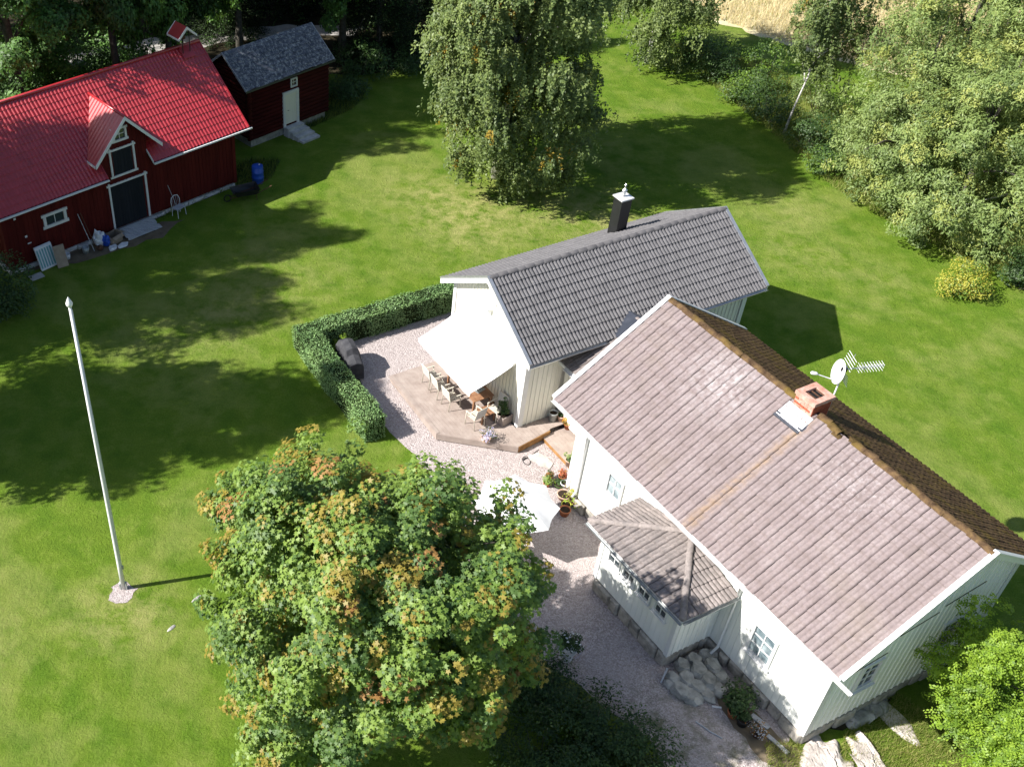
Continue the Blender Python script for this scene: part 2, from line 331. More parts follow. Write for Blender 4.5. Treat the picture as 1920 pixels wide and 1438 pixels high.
# ------------------------------------------------------------------ ground
def sheet(name, pts, z, mat, wob=.0, sub=1):
    P = []
    for i, p in enumerate(pts):
        q = pts[(i + 1) % len(pts)]
        for k in range(sub):
            t = k / sub; x = p[0] * (1 - t) + q[0] * t; y = p[1] * (1 - t) + q[1] * t
            P.append((x + random.uniform(-wob, wob), y + random.uniform(-wob, wob), z))
    mb = MB(); mb.add(P, [tuple(range(len(P)))]); return struct(mb.build(name, mat))
sheet('lawn', [(-160, -120), (220, -120), (220, 300), (-160, 300)], 0, 'lawn')
sheet('gravel_yard', [(0.2, 35.9), (5.4, 38.3), (9, 34), (10.5, 28), (9.5, 25), (12.6, 18.6), (13.2, 17.4), (12.4, 16.2), (12.0, 13), (9.6, 13), (9.1, 16.8), (7.4, 18.6),
      (5.8, 20.2), (4.6, 22), (3.8, 25), (3.0, 28.5), (1.6, 30.6)], .005, 'gravel', .05, 8)
sheet('field', [(17, 78), (24.4, 69.6), (27, 66.5), (30.0, 63.8), (34, 60.6), (38.4, 57.5), (50, 50), (120, 30), (220, 60), (220, 300), (10, 300), (8, 120)], .005, 'field', .3, 6)
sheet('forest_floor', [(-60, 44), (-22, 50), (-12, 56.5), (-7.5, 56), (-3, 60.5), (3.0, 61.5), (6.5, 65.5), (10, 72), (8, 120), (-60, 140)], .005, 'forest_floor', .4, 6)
sheet('track', [(-18, 60.2), (-11, 63.6), (-5.2, 66.0), (1, 66.8), (2, 68.6), (-4, 68.2), (-11.5, 66.0), (-18.5, 62.4)], .012, 'track', .25, 6)
sheet('flagpole_bed', [(-6.66 + .45 * math.cos(t) * random.uniform(.7, 1.2), 22.12 + .42 * math.sin(t) * random.uniform(.7, 1.2)) for t in np.linspace(0, 6.28, 14)[:-1]], .01, 'gravel', .02, 2)
sheet('barn_apron', [(-13.6, 40.2), (-11.0, 41.2), (-8.0, 43.2), (-7.2, 44.8), (-9.5, 43.9), (-13.4, 41.6)], .006, 'dirt', .12, 5)
sheet('house_bed', [(11.2, 19.3), (12.8, 16.9), (13.8, 15.4), (12.9, 14.6), (12.0, 16.4), (11.2, 18.0)], .009, 'dirt', .1, 5)

# ------------------------------------------------------------------ roof tiles
def tile_verts(width, length, humps):
    """one pantile: x across, y up the slope, z away from the roof; returns verts, faces"""
    nx = 13; xs = np.linspace(0, width, nx); prof = []
    for x in xs:
        t = x / width; u_ = (t * 2) % 1 if t < 1 else 0.0
        hh = max(0.0, math.sin(math.pi * u_)) ** .55
        prof.append(.040 * hh + (.014 if humps == 1 and abs(t - .5) < .04 else 0) if humps == 1 else .056 * hh)
    vs = []; fs = []
    for x, h in zip(xs, prof):
        vs += [(x, 0, .012 + h), (x, 0, .046 + h), (x, length, .010 + h)]
    for i in range(nx - 1):
        k = 3 * i; fs += [(k, k + 3, k + 4, k + 1), (k + 1, k + 4, k + 5, k + 2)]
    return np.array(vs), fs
def slope_mats(origin, ex, ey):      # 4x4 with columns ex, ey, normal
    ez = Vector(ex).cross(Vector(ey)).normalized()
    m = Matrix((ex, ey, ez)).transposed().to_4x4(); m.translation = origin; return m
def tiled_slope(parent, origin, ex, ey, length, slen, tw, cl, humps, mat, keep=None, top=0, prio=None, clip=None, jit=1.0, missing=()):
    """origin at the lower left corner; keep = how many tiles are single objects, chosen by prio(a, s); the rest one mesh"""
    ex = Vector(ex).normalized(); ey = Vector(ey).normalized()
    nc = int(round(length / tw)); nr = int(round((slen - top) / cl)); tw = length / nc; cl = (slen - top) / nr
    vs, fs = tile_verts(tw * (.962 if humps == 1 else .95), cl + .05, humps)
    if ex.cross(ey).z < 0:
        vs = vs.copy(); vs[:, 0] = tw - vs[:, 0]; origin = Vector(origin)
    ez = ex.cross(ey).normalized(); ez = ez if ez.z > 0 else -ez
    me = bpy.data.meshes.new('tile'); me.from_pydata(vs.tolist(), [], fs); me.materials.append(M[mat])
    cells = [(r_, c_) for r_ in range(nr) for c_ in range(nc) if (r_, c_) not in missing]
    if prio: cells.sort(key=lambda rc: -prio((rc[1] + .5) * tw, (rc[0] + .5) * cl))
    rest = MB(); cnt = 0
    for r_, c_ in cells:
        o = Vector(origin) + ex * (c_ * tw) + ey * (r_ * cl)
        jx, jy, jr, jz = [random.gauss(0, .5) * jit for _ in range(4)]
        e1 = (ex + ey * jr * .012).normalized(); e2 = (ey - ex * jr * .012 + ez * jz * .006).normalized()
        e3 = ez
        mtx = Matrix((e1, e2, e3)).transposed().to_4x4(); mtx.translation = o + e1 * jx * .004 + e2 * jy * .010 + ez * abs(jz) * .003
        if clip:
            w_ = [mtx @ Vector(p) for p in vs]
            bm = bmesh.new(); bv = [bm.verts.new(p) for p in w_]
            for f in fs: bm.faces.new([bv[i] for i in f])
            for co, no in clip:
                bmesh.ops.bisect_plane(bm, geom=bm.verts[:] + bm.edges[:] + bm.faces[:], plane_co=co, plane_no=no, clear_outer=True)
            if len(bm.faces) > 1:
                m2 = bpy.data.meshes.new('tile'); bm.to_mesh(m2); m2.materials.append(M[mat]); put('tile', m2, parent)
            bm.free(); continue
        if keep is None or cnt < keep:
            t = put('tile', me, parent); t.matrix_local = mtx; cnt += 1
        else: rest.add([mtx @ Vector(p) for p in vs], fs)
    if rest.v:
        t = rest.build('far_tiles', mat, parent); t['kind'] = 'stuff'
def ridge_caps(parent, p, q, mat, r_=.12, step=.34, rough=0, name='ridge_tile', skip=()):
    p, q = Vector(p), Vector(q); L = (q - p).length; k = int(L / step); d = (q - p).normalized()
    sd = d.cross(Vector((0, 0, 1))).normalized(); up = sd.cross(d)
    mb = MB(); seg = 7; vs = []
    for y, rr in ((0, r_), (step * 1.12, r_ * .95)):
        for a_ in range(seg):
            t = math.pi * a_ / (seg - 1); vs.append((math.cos(t) * rr, y, math.sin(t) * rr * .8))
    for a_ in range(seg): t = math.pi * a_ / (seg - 1); vs.append((math.cos(t) * r_ * .8, 0, math.sin(t) * r_ * .6))
    fs = [(i, i + 1, i + 1 + seg, i + seg) for i in range(seg - 1)] + [(i, i + 2 * seg, i + 1 + 2 * seg, i + 1) for i in range(seg - 1)]
    mb.add(vs, fs); me = mb.mesh(name, mat, True)
    for i in range(k):
        if i in skip: continue
        o = put(name, me, parent)
        m = Matrix((sd, d, up)).transposed().to_4x4() @ Matrix.Rotation(random.gauss(0, .02 + rough), 4, 'Z')
        m.translation = p + d * (i * L / k) + Vector((0, 0, random.uniform(0, .01 + rough * .2))); o.matrix_local = m

# ------------------------------------------------------------------ siding and windows. local x = along, y = -b, z up
def siding(parent, p0, u, nrm, L, z0, ztop, pitch, mat, openings=(), th=.022, batten=True, name='board'):
    """vertical boards on a wall; ztop is a function of the distance along; each board an object"""
    p0 = Vector((p0[0], p0[1], 0)); u = Vector((u[0], u[1], 0)); nr = Vector((nrm[0], nrm[1], 0))
    k = max(1, int(round(L / pitch))); w_ = L / k; cache = {}
    for i in range(k):
        s0, s1 = i * w_ + .004, (i + 1) * w_ - .004; sm = (s0 + s1) / 2
        spans = [(z0, None)]
        for (a0, a1, zz0, zz1) in openings:
            if a0 < sm < a1:
                new = []
                for lo, hi in spans:
                    hi_v = hi if hi is not None else min(ztop(s0), ztop(s1))
                    if zz0 > lo + .03: new.append((lo, min(zz0, hi_v)))
                    if zz1 < hi_v - .03: new.append((max(zz1, lo), hi))
                spans = new
        for lo, hi in spans:
            t0, t1 = (hi, hi) if hi is not None else (ztop(s0), ztop(s1))
            key = (round(lo, 3), round(t0, 3), round(t1, 3))
            if key not in cache or key[1] != key[2]:
                mb = MB()
                def pl(a_, b_, d0, d1):
                    ta, tb = t0 + (t1 - t0) * (a_ / (s1 - s0)), t0 + (t1 - t0) * (b_ / (s1 - s0))
                    A = u * a_; B = u * b_
                    pts = [A + nr * d0 + Vector((0, 0, lo)), B + nr * d0 + Vector((0, 0, lo)), B + nr * d0 + Vector((0, 0, tb)), A + nr * d0 + Vector((0, 0, ta))]
                    mb.slab(pts, nr * (d1 - d0))
                pl(0, s1 - s0, 0, th)
                if batten: pl((s1 - s0) - .05, (s1 - s0) + .0, th, th + .022)
                cache[key] = mb.mesh(name, mat)
            o = put(name, cache[key], parent); o.location = p0 + u * s0
def window(parent, c, u, nrm, w_, h_, cols, rows, mat_g='glass', frame=.09, depth=.05, mat='white_trim', sill=True, name='window', horns=0, bars=.03):
    """c = centre of the opening on the wall's face"""
    c, u, nr = Vector(c), Vector((u[0], u[1], 0)), Vector((nrm[0], nrm[1], 0)); up = Vector((0, 0, 1))
    rot = Matrix((u, -nr, up)).transposed().to_4x4(); rot.translation = c      # local x along, y inward, z up
    W2, H2 = w_ / 2, h_ / 2
    f = put(name, None, parent); f.matrix_local = rot
    mb = MB(); d = -depth
    mb.box(-W2 - frame - horns, W2 + frame + horns, d, .02, H2, H2 + frame); mb.box(-W2 - frame - horns, W2 + frame + horns, d, .02, -H2 - frame, -H2)
    mb.box(-W2 - frame, -W2, d - .003, .02, -H2 - horns, H2 + horns); mb.box(W2, W2 + frame, d - .003, .02, -H2 - horns, H2 + horns)
    mb.build('frame', mat, f)
    if sill: BX('sill', mat, f, -W2 - frame - .04, W2 + frame + .04, d - .06, .0, -H2 - frame - .03, -H2 - frame - .002)
    pw, ph = w_ / cols, h_ / rows
    for i in range(cols):
        for j in range(rows):
            BX('pane', mat_g, f, -W2 + i * pw + bars / 2, -W2 + (i + 1) * pw - bars / 2, .012, .02, -H2 + j * ph + bars / 2, -H2 + (j + 1) * ph - bars / 2)
    mb = MB()
    for i in range(1, cols): mb.box(-W2 + i * pw - bars / 2, -W2 + i * pw + bars / 2, -.012, .024, -H2, H2)
    for j in range(1, rows): mb.box(-W2, W2, -.009, .024, -H2 + j * ph - bars / 2, -H2 + j * ph + bars / 2)
    if mb.v: mb.build('glazing_bars', mat, f)
    return f
def gutter(parent, p, q, mat='white_trim', r_=.065, name='gutter'):
    p, q = Vector(p), Vector(q); d = (q - p).normalized(); sd = d.cross(Vector((0, 0, 1))).normalized()
    mb = MB(); vs = []; k = 7
    for P in (p, q):
        for rr in (r_, r_ - .012):
            for i in range(k): t = math.pi + math.pi * i / (k - 1); vs.append(P + sd * math.cos(t) * rr + Vector((0, 0, math.sin(t) * rr)))
    n2 = 2 * k
    fs = [(i, i + 1, i + 1 + n2, i + n2) for i in range(k - 1)] + [(i + k, i + k + n2, i + 1 + k + n2, i + 1 + k) for i in range(k - 1)]
    fs += [(0, n2, n2 + k, k), (k - 1, 2 * k - 1, 2 * k - 1 + n2, k - 1 + n2)] + [(i, i + k, i + k + 1, i + 1) for i in range(k - 1)] + [(i + n2, i + 1 + n2, i + k + 1 + n2, i + k + n2) for i in range(k - 1)]
    mb.add(vs, fs); return mb.build(name, mat, parent)

# ================================================================== main house (x = along ridge from the left end, y = -b)
L, W_, HE, HR = 12.06, 4.015, 4.352, 6.959
house = thing('house', 'white wooden house with pinkish tiled roof and brick chimney', 'house', (OM[0], OM[1], 0), R(-62.63))
wa0, wa1, wb = .56, 11.50, 3.22; ZB = .52; kk = (HR - HE) / W_
def zroof(b_): return HR - kk * abs(b_)
mb = MB()   # core of the walls
sec = [(-wb + .0, ZB), (wb, ZB), (wb, zroof(wb) - .16), (0, HR - .16), (-wb, zroof(wb) - .16)]
mb.slab([(wa0, -b_, z) for b_, z in sec], (wa1 - wa0, 0, 0)); mb.build('wall', 'white', house)
OW = [(2.67, 2.33, .60, .78), (9.37, 2.03, .72, 1.04)]
op = [(c - w2 / 2 - wa0 - .05, c + w2 / 2 - wa0 + .05, z - h / 2 - .05, z + h / 2 + .05) for c, z, w2, h in OW]
siding(house, (wa0, -wb), (1, 0), (0, -1), wa1 - wa0, ZB - .03, lambda s_: zroof(wb) - .17, .21, 'white_board', op, batten=False)
gt = lambda s_: zroof(wb - s_) - .17
GW = [(1.60, 2.32, .62, .95), (-1.45, 2.28, .62, 1.15)]
opg = [(wb - (c + w2 / 2) - .05, wb - (c - w2 / 2) + .05, z - h / 2 - .05, z + h / 2 + .05) for c, z, w2, h in GW]
siding(house, (wa1, -wb), (0, 1), (1, 0), 2 * wb, ZB - .03, gt, .23, 'white_board', opg)
siding(house, (wa0, wb), (0, -1), (-1, 0), 2 * wb, ZB - .03, gt, .23, 'white_board')
for x, y in ((wa0, -wb), (wa1, -wb), (wa1, wb), (wa0, wb)):
    sx = 1 if x > 6 else -1; sy = 1 if y > 0 else -1
    mb = MB(); mb.box(x - sx * .12, x + sx * .05, y + sy * .025, y + sy * .055, ZB - .05, zroof(wb) - .18); mb.box(x + sx * .025, x + sx * .053, y - sy * .12, y + sy * .052, ZB - .05, zroof(wb) - .18); mb.build('corner_board', 'white_trim', house)
for c, z, w2, h in OW: window(house, (c, -wb - .03, z), (1, 0), (0, -1), w2, h, 2, 3 if h > .9 else 2, 'glass_pale')
for c, z, w2, h in GW: window(house, (wa1 + .03, -c, z), (0, 1), (1, 0), w2, h, 2, 3, 'glass')
# foundation stones
fnd = put('foundation', None, house)
BX('foundation_core', 'mortar', fnd, wa0 + .08, wa1 - .08, -wb + .08, wb - .08, -.3, ZB - .03)
def stone_course(parent, p0, u, nr, L_, z0, z1, mat='stone_wall', smin=.35, smax=.9, rows=1):
    dz = (z1 - z0) / rows
    for r_ in range(rows):
        s_ = 0
        while s_ < L_ - .05:
            w2 = min(random.uniform(smin, smax), L_ - s_); mb = MB(); g = .012; e = .03
            q = Vector((p0[0], p0[1], 0)) + Vector((u[0], u[1], 0)) * s_; uu = Vector((u[0], u[1], 0)); nn = Vector((nr[0], nr[1], 0)); up = Vector((0, 0, 1))
            o_ = random.uniform(-.02, .09); za, zb_ = z0 + r_ * dz + g, z0 + (r_ + 1) * dz - g - random.uniform(0, .05); e = random.uniform(.03, .07)
            P = lambda a_, d_, z: q + uu * a_ + nn * d_ + up * z
            vs = [P(g, -.2, za), P(w2 - g, -.2, za), P(w2 - g, -.2, zb_), P(g, -.2, zb_), P(g, o_, za), P(w2 - g, o_, za), P(w2 - g, o_, zb_), P(g, o_, zb_),
                  P(g + e, o_ + e, za + e), P(w2 - g - e, o_ + e * random.uniform(.4, 1.4), za + e), P(w2 - g - e, o_ + e, zb_ - e), P(g + e, o_ + e * random.uniform(.4, 1.4), zb_ - e)]
            fs = [(0, 1, 5, 4), (1, 2, 6, 5), (2, 3, 7, 6), (3, 0, 4, 7), (4, 5, 9, 8), (5, 6, 10, 9), (6, 7, 11, 10), (7, 4, 8, 11), (8, 9, 10, 11)]
            mb.add(vs, fs).build('stone', mat, parent); s_ += w2
stone_course(fnd, (wa0, -wb + .02), (1, 0), (0, -1), wa1 - wa0, -.02, ZB - .05)
stone_course(fnd, (wa1 - .02, -wb), (0, 1), (1, 0), 2 * wb, -.02, ZB - .05)
stone_course(fnd, (wa0 + .02, wb), (0, -1), (-1, 0), 2 * wb, -.02, ZB - .05)
# roof
roof = put('roof', None, house)
mb = MB(); t_ = .14
for sg in (1, -1):
    mb.slab([(0, -sg * W_, HE - .02), (L, -sg * W_, HE - .02), (L, 0, HR - .02), (0, 0, HR - .02)] if sg > 0 else [(0, 0, HR - .02), (L, 0, HR - .02), (L, W_, HE - .02), (0, W_, HE - .02)], (0, 0, -t_))
mb.build('roof_deck', 'white', roof)
for sg in (1, -1): MB().slab([(.03, -sg * W_, HE - .012), (L - .03, -sg * W_, HE - .012), (L - .03, 0, HR - .012), (.03, 0, HR - .012)], (0, 0, .012)).build('underlay', 'black_paint', roof)
sl_ = math.hypot(W_, HR - HE); cb, sb_ = W_ / sl_, (HR - HE) / sl_
tiled_slope(roof, (0, -W_ - .05 * cb, HE - .05 * sb_), (1, 0, 0), (0, cb, sb_), L, sl_, .30, .335, 1, 'tile_pink', 300, .0, lambda a_, s_: a_ - .8 * s_, jit=1.2)
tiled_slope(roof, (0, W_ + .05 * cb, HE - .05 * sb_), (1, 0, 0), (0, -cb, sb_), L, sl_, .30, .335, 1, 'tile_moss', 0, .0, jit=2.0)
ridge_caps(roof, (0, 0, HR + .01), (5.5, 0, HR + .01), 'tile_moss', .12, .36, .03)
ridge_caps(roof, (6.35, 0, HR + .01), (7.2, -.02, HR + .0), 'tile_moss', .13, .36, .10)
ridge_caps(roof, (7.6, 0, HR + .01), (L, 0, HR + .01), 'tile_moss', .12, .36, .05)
for a_, b_, rz_ in ((7.35, .28, 1.9), (7.75, .1, 2.3)):     # two slipped ridge tiles
    o = put('slipped_ridge_tile', bpy.data.meshes['ridge_tile'], roof); o.location = (a_, -b_ + .25, zroof(b_) + .07); o.rotation_euler = (.25, .1, rz_)
for sg in (1, -1):
    for x in (-.02, L - .02 + .0):
        MB().slab([(x, -sg * (W_ + .06), HE - .16), (x, -sg * (W_ + .06), HE + .06), (x, 0, HR + .10), (x, 0, HR - .13)], (.04, 0, 0)).build('barge_board', 'white_trim', roof)
        xx = x - .07 if x < 1 else x - .02
        MB().slab([(xx, -sg * (W_ + .07), HE + .055), (xx, -sg * (W_ + .07), HE + .09), (xx, 0, HR + .135), (xx, 0, HR + .10)], (.15, 0, 0)).build('verge_cap', 'white_trim', roof)
    BX('fascia', 'white_trim', roof, 0, L, -sg * (W_ + .005), -sg * (W_ - .03), HE - .22, HE - .03)
    MB().slab([(.02, -sg * (wb + .03), zroof(wb) - .18), (L - .02, -sg * (wb + .03), zroof(wb) - .18), (L - .02, -sg * W_, HE - .18), (.02, -sg * W_, HE - .18)], (0, 0, -.02)).build('soffit', 'white_trim', roof)
gutter(roof, (-.02, -W_ - .09, HE - .05), (L + .42, -W_ - .09, HE - .09))
gutter(roof, (-.02, W_ + .09, HE - .05), (L, W_ + .09, HE - .07))
# gable struts and cable stays under the right verge
for b0, z0, b1 in ((2.6, 4.4, 2.45), ):
    pass
for b_, z_ in ((.95, 5.2), (-.55, 5.6), (2.4, 4.4)):
    MB().tube([(L - .02, -b_, z_), (wa1 + .03, -b_ - .05, z_ - 1.55)], .012, 6).build('iron_stay', 'black_steel', house)
# downpipes
def downpipe(parent, pts, r_=.045, mat='white_trim'): return MB().tube(pts, r_, 10).build('downpipe', mat, parent, True)
downpipe(house, [(1.1, -W_ - .08, HE - .12), (1.1, -W_ + .1, HE - .35), (1.1, -wb - .10, zroof(wb) - .75), (1.1, -wb - .10, .75), (1.1, -wb - .22, .55)])
downpipe(house, [(8.15, -W_ - .08, HE - .12), (8.15, -W_ + .1, HE - .35), (8.15, -wb - .10, zroof(wb) - .75), (8.15, -wb - .10, .55), (8.15, -wb - .32, .35)])
# brick chimney
chim = put('chimney', None, house)
c0, c1, d0, d1 = 5.57, 6.23, -.50, .20
BX('chimney_core', 'mortar', chim, c0 + .012, c1 - .012, -d1 + .012, -d0 - .012, 6.2, 7.30)
bl, bh = .235, .072; k = 0; z = 6.50
bme = {}
while z < 7.28:
    for face in range(4):
        Lf = (c1 - c0) if face % 2 == 0 else (d1 - d0)
        off = (bl / 2 if k % 2 else 0); s_ = -off
        while s_ < Lf - .01:
            a_, e_ = max(s_, 0), min(s_ + bl, Lf)
            if e_ - a_ > .03:
                mb = MB(); g = .006; pr = .004 + random.uniform(0, .004)
                if face == 0: mb.box(c0 + a_ + g, c0 + e_ - g, -d1 - pr, -d1 + .05, z + g, z + bh - g)
                if face == 1: mb.box(c1 - .05, c1 + pr, -d1 + a_ + g, -d1 + e_ - g, z + g, z + bh - g)
                if face == 2: mb.box(c0 + a_ + g, c0 + e_ - g, -d0 - .05, -d0 + pr, z + g, z + bh - g)
                if face == 3: mb.box(c0 - pr, c0 + .05, -d1 + a_ + g, -d1 + e_ - g, z + g, z + bh - g)
                pale = face in (0, 3) and random.random() < (.25 + .9 * (z - 6.5))
                mb.build('brick', 'brick_pale' if pale else 'brick', chim)
            s_ += bl
    z += bh; k += 1
mb = MB()
for q in ((c0 - .04, c1 + .04, -d1 - .04, -d1 + .13), (c0 - .04, c1 + .04, -d0 - .13, -d0 + .04), (c0 - .04, c0 + .14, -d1 + .13, -d0 - .13), (c1 - .14, c1 + .04, -d1 + .13, -d0 - .13)): mb.box(*q, 7.30, 7.42)
mb.build('rim', 'brick_pale', chim)
BX('flue', 'black_paint', chim, c0 + .13, c1 - .13, -d1 + .12, -d0 - .12, 7.2, 7.315)
for i in range(3): MB().beam((c0 + .12, -.05 + .16 * i + .08, 7.36), (c1 - .12, -.05 + .16 * i + .08, 7.36), .03, .02).build('flue_bar', 'rust', chim)
zf = lambda b_: zroof(b_) + .085
MB().slab([(c0 - .13, -d1, zf(d1)), (c1 + .12, -d1, zf(d1)), (c1 + .12, -.66, zf(.66)), (c0 - .13, -.66, zf(.66))], (0, 0, .012)).build('flashing', 'lead', chim)
MB().slab([(c0 - .15, -.64, zf(.64)), (c1 + .14, -.64, zf(.64)), (c1 + .14, -.70, zf(.70)), (c0 - .15, -.70, zf(.70))], (0, 0, .03)).build('flashing_edge', 'dark_sheet', chim)
MB().slab([(c1 + .004, .1, zf(.1)), (c1 + .18, .1, zf(.1)), (c1 + .18, -.6, zf(.6)), (c1 + .004, -.6, zf(.6))], (0, 0, .02)).build('side_flashing', 'dark_sheet', chim)
MB().slab([(c0 - .14, .1, zf(.1)), (c0 - .004, .1, zf(.1)), (c0 - .004, -.6, zf(.6)), (c0 - .14, -.6, zf(.6))], (0, 0, .02)).build('side_flashing', 'dark_sheet', chim)
# dish and television aerial on their mast
da = thing('aerial_mast', 'satellite dish and spiky television aerial on a mast beside the brick chimney', 'aerial', (OM[0], OM[1], 0), R(-62.63))
mx, my = 6.15, .60
MB().tube([(mx, my, 6.55), (mx, my, 8.4)], .024, 8).build('mast', 'white_trim', da, True)
MB().beam((mx, my, 7.2), (c1 - .1, -d0, 7.2), .03, .03).build('bracket', 'black_steel', da)
def put_axis(mb, name, mat, parent, pos, ax, smooth=True):
    o = mb.build(name, mat, parent, smooth); q = Vector(ax).to_track_quat('Z', 'Y'); o.rotation_mode = 'QUATERNION'; o.rotation_quaternion = q; o.location = pos; return o
# dish looks towards the sun side (image left)
dx = Matrix.Rotation(R(62.63), 3, 'Z') @ Vector((-.95, .05, .2)).normalized()
dish = put_axis(MB().lathe([(.0, .0), (.14, .012), (.27, .05), (.35, .09), (.355, .085), (.27, .035), (.13, -.005), (0, -.02)], 24), 'dish', 'plastic_white', da, (mx - .02, my - .06, 8.2), dx)
tip = Vector((mx - .02, my - .06, 7.98)) + dx * .72
MB().tube([(mx, my - .05, 7.88), tip], .016, 6).build('feed_arm', 'white_trim', da)
put_axis(MB().lathe([(.03, -.09), (.05, -.05), (.05, .06), (.03, .1)], 10), 'feed_horn', 'plastic_white', da, tip, dx)
ay = Matrix.Rotation(R(62.63), 3, 'Z') @ Vector((.97, .10, .04)); az_ = Matrix.Rotation(R(62.63), 3, 'Z') @ Vector((-.1, .97, .1)); au = Vector((0, 0, 1))
base = Vector((mx, my, 8.3))
MB().tube([base, base + ay * 1.15], .014, 6).build('boom', 'steel', da)
for i in range(9):
    p = base + ay * (.42 + .085 * i)
    mb = MB()
    for zz in (-.09, 0, .09): mb.tube([p + au * zz - az_ * .10, p + au * zz + az_ * .10], .006, 5)
    mb.tube([p - au * .1, p + au * .1], .006, 5); mb.build('element', 'white_trim', da)
for sg in (-1, 1):
    for i in range(5):
        t = .05 + i * .09; p = base + ay * (.02 + .22 * t) + au * sg * (.06 + t * .9) + az_ * 0
        MB().tube([p - az_ * .24, p + az_ * .24], .008, 5).build('reflector_rod', 'white_trim', da)
    MB().tube([base + ay * .04 + au * sg * .05, base + ay * .16 + au * sg * .50], .010, 5).build('reflector_spine', 'steel', da)
BX('junction_box', 'black_paint', da, base.x - .06, base.x + .06, base.y - .06, base.y + .06, base.z - .08, base.z + .05)

# ------------------------------------------------------------------ link roof between the two houses
link = thing('link_building', 'low linking wing with shaded tiled roof between the two white houses', 'house', (OM[0], OM[1], 0), R(-62.63))
lx0, lx1 = -2.95, .50; lbr, lzr, lbe, lze = -1.44, 4.02, 1.52, 2.96
kl = (lzr - lze) / (lbe - lbr)
MB().slab([(lx0 + .5, -1.20, .3), (lx0 + .5, 2.9, .3), (lx0 + .5, 2.9, 2.85), (lx0 + .5, -lbr, lzr - .25), (lx0 + .5, -1.20, 2.85)], (lx1 - lx0 - .5, 0, 0)).build('wall', 'white', link)
siding(link, (lx0 + .2, -1.22), (1, 0), (0, -1), lx1 - lx0 - .2, .3, lambda s_: 2.86, .21, 'cream')
lr = put('roof', None, link)
MB().slab([(lx0, -lbe, lze - .02), (lx1, -lbe, lze - .02), (lx1, -lbr, lzr - .02), (lx0, -lbr, lzr - .02)], (0, 0, -.1)).build('roof_deck', 'white', lr)
MB().slab([(lx0, -lbr, lzr - .02), (lx1, -lbr, lzr - .02), (lx1, 3.6, lze - .02), (lx0, 3.6, lze - .02)], (0, 0, -.1)).build('roof_deck', 'dark_sheet', lr)
ll = math.hypot(lbe - lbr, lzr - lze)
tiled_slope(lr, (lx0, -lbe, lze), (1, 0, 0), (0, (lbe - lbr) / ll, (lzr - lze) / ll), lx1 - lx0, ll, .3, .335, 1, 'tile_porch')
ridge_caps(lr, (lx0 + .4, -lbr, lzr + .02), (lx1, -lbr, lzr + .02), 'tile_porch', .11)
gutter(lr, (lx0 + .45, -lbe - .07, lze - .04), (lx1 - .1, -lbe - .07, lze - .06))
MB().slab([(-3.0, 1.44, 4.11), (-1.0, 1.44, 4.11), (-1.0, .35, 3.74), (-2.45, .42, 3.745)], (0, 0, .02)).build('valley_sheet', 'dark_sheet', lr)
MB().slab([(-3.0, 1.445, 4.11), (-1.0, 1.445, 4.11), (-1.0, 2.3, 3.85), (-2.72, 1.95, 3.86)], (0, 0, .02)).build('valley_sheet', 'dark_sheet', lr)

# ------------------------------------------------------------------ porch
porch = thing('porch', 'white enclosed porch with low hipped tile roof on the front of the house', 'porch', (OM[0], OM[1], 0), R(-62.63))
pa0, pa1, pb, pzb, pze, po, pza = 4.29, 7.71, 4.91, .59, 2.88, .42, 3.42
b0 = wb + .06
BX('wall', 'white', porch, pa0, pa1, -pb, -b0, pzb, pze - .08)
wins = [(4.93, 2.06), (5.62, 2.06), (6.33, 2.06), (7.06, 2.06)]
op = [(c - .27 - pa0, c + .27 - pa0, 1.75, 2.37) for c, z in wins]
siding(porch, (pa0, -pb), (1, 0), (0, -1), pa1 - pa0, pzb - .02, lambda s_: pze - .10, .21, 'white_board', op, batten=False)
siding(porch, (pa1, -pb), (0, 1), (1, 0), pb - b0, pzb - .02, lambda s_: pze - .10, .21, 'white_board')
siding(porch, (pa0, -b0), (0, -1), (-1, 0), pb - b0, pzb - .02, lambda s_: pze - .10, .21, 'white_board')
for c, z in wins: window(porch, (c, -pb - .03, z), (1, 0), (0, -1), .46, .54, 2, 2, 'glass', .05, .045)
for x in (pa0, pa1):
    sx = 1 if x > 6 else -1
    mb = MB(); mb.box(x - sx * .10, x + sx * .05, -pb - .055, -pb - .025, pzb - .03, pze - .1); mb.box(x + sx * .025, x + sx * .052, -pb - .052, -pb + .1, pzb - .03, pze - .1); mb.build('corner_board', 'white_trim', porch)
pf = put('foundation', None, porch); BX('foundation_core', 'mortar', pf, pa0 + .06, pa1 - .06, -pb + .06, -b0, -.2, pzb - .02)
stone_course(pf, (pa0, -pb + .02), (1, 0), (0, -1), pa1 - pa0, -.02, pzb - .04, smin=.4, smax=1.0)
stone_course(pf, (pa1 - .02, -pb), (0, 1), (1, 0), pb - b0, -.02, pzb - .04, smin=.4, smax=.9)
stone_course(pf, (pa0 + .02, -b0), (0, -1), (-1, 0), pb - b0, -.02, pzb - .04, smin=.4, smax=.9)
pr = put('roof', None, porch)
ea0, ea1, eb = pa0 - po, pa1 + po, pb + po; am = (pa0 + pa1) / 2
A_, B_, C_, D_, T_ = Vector((ea0, -b0, pze)), Vector((ea0, -eb, pze)), Vector((ea1, -eb, pze)), Vector((ea1, -b0, pze)), Vector((am, -b0, pza))
mb = MB(); mb.add([A_, B_, C_, D_, T_], [(0, 1, 4), (1, 2, 4), (2, 3, 4), (0, 3, 2, 1)]); mb.build('roof_deck', 'white', pr)
up_ = Vector((0, 0, .008)); MB().add([A_ + up_, B_ + up_, C_ + up_, D_ + up_, T_ + up_], [(0, 1, 4), (1, 2, 4), (2, 3, 4)]).build('underlay', 'black_paint', pr)
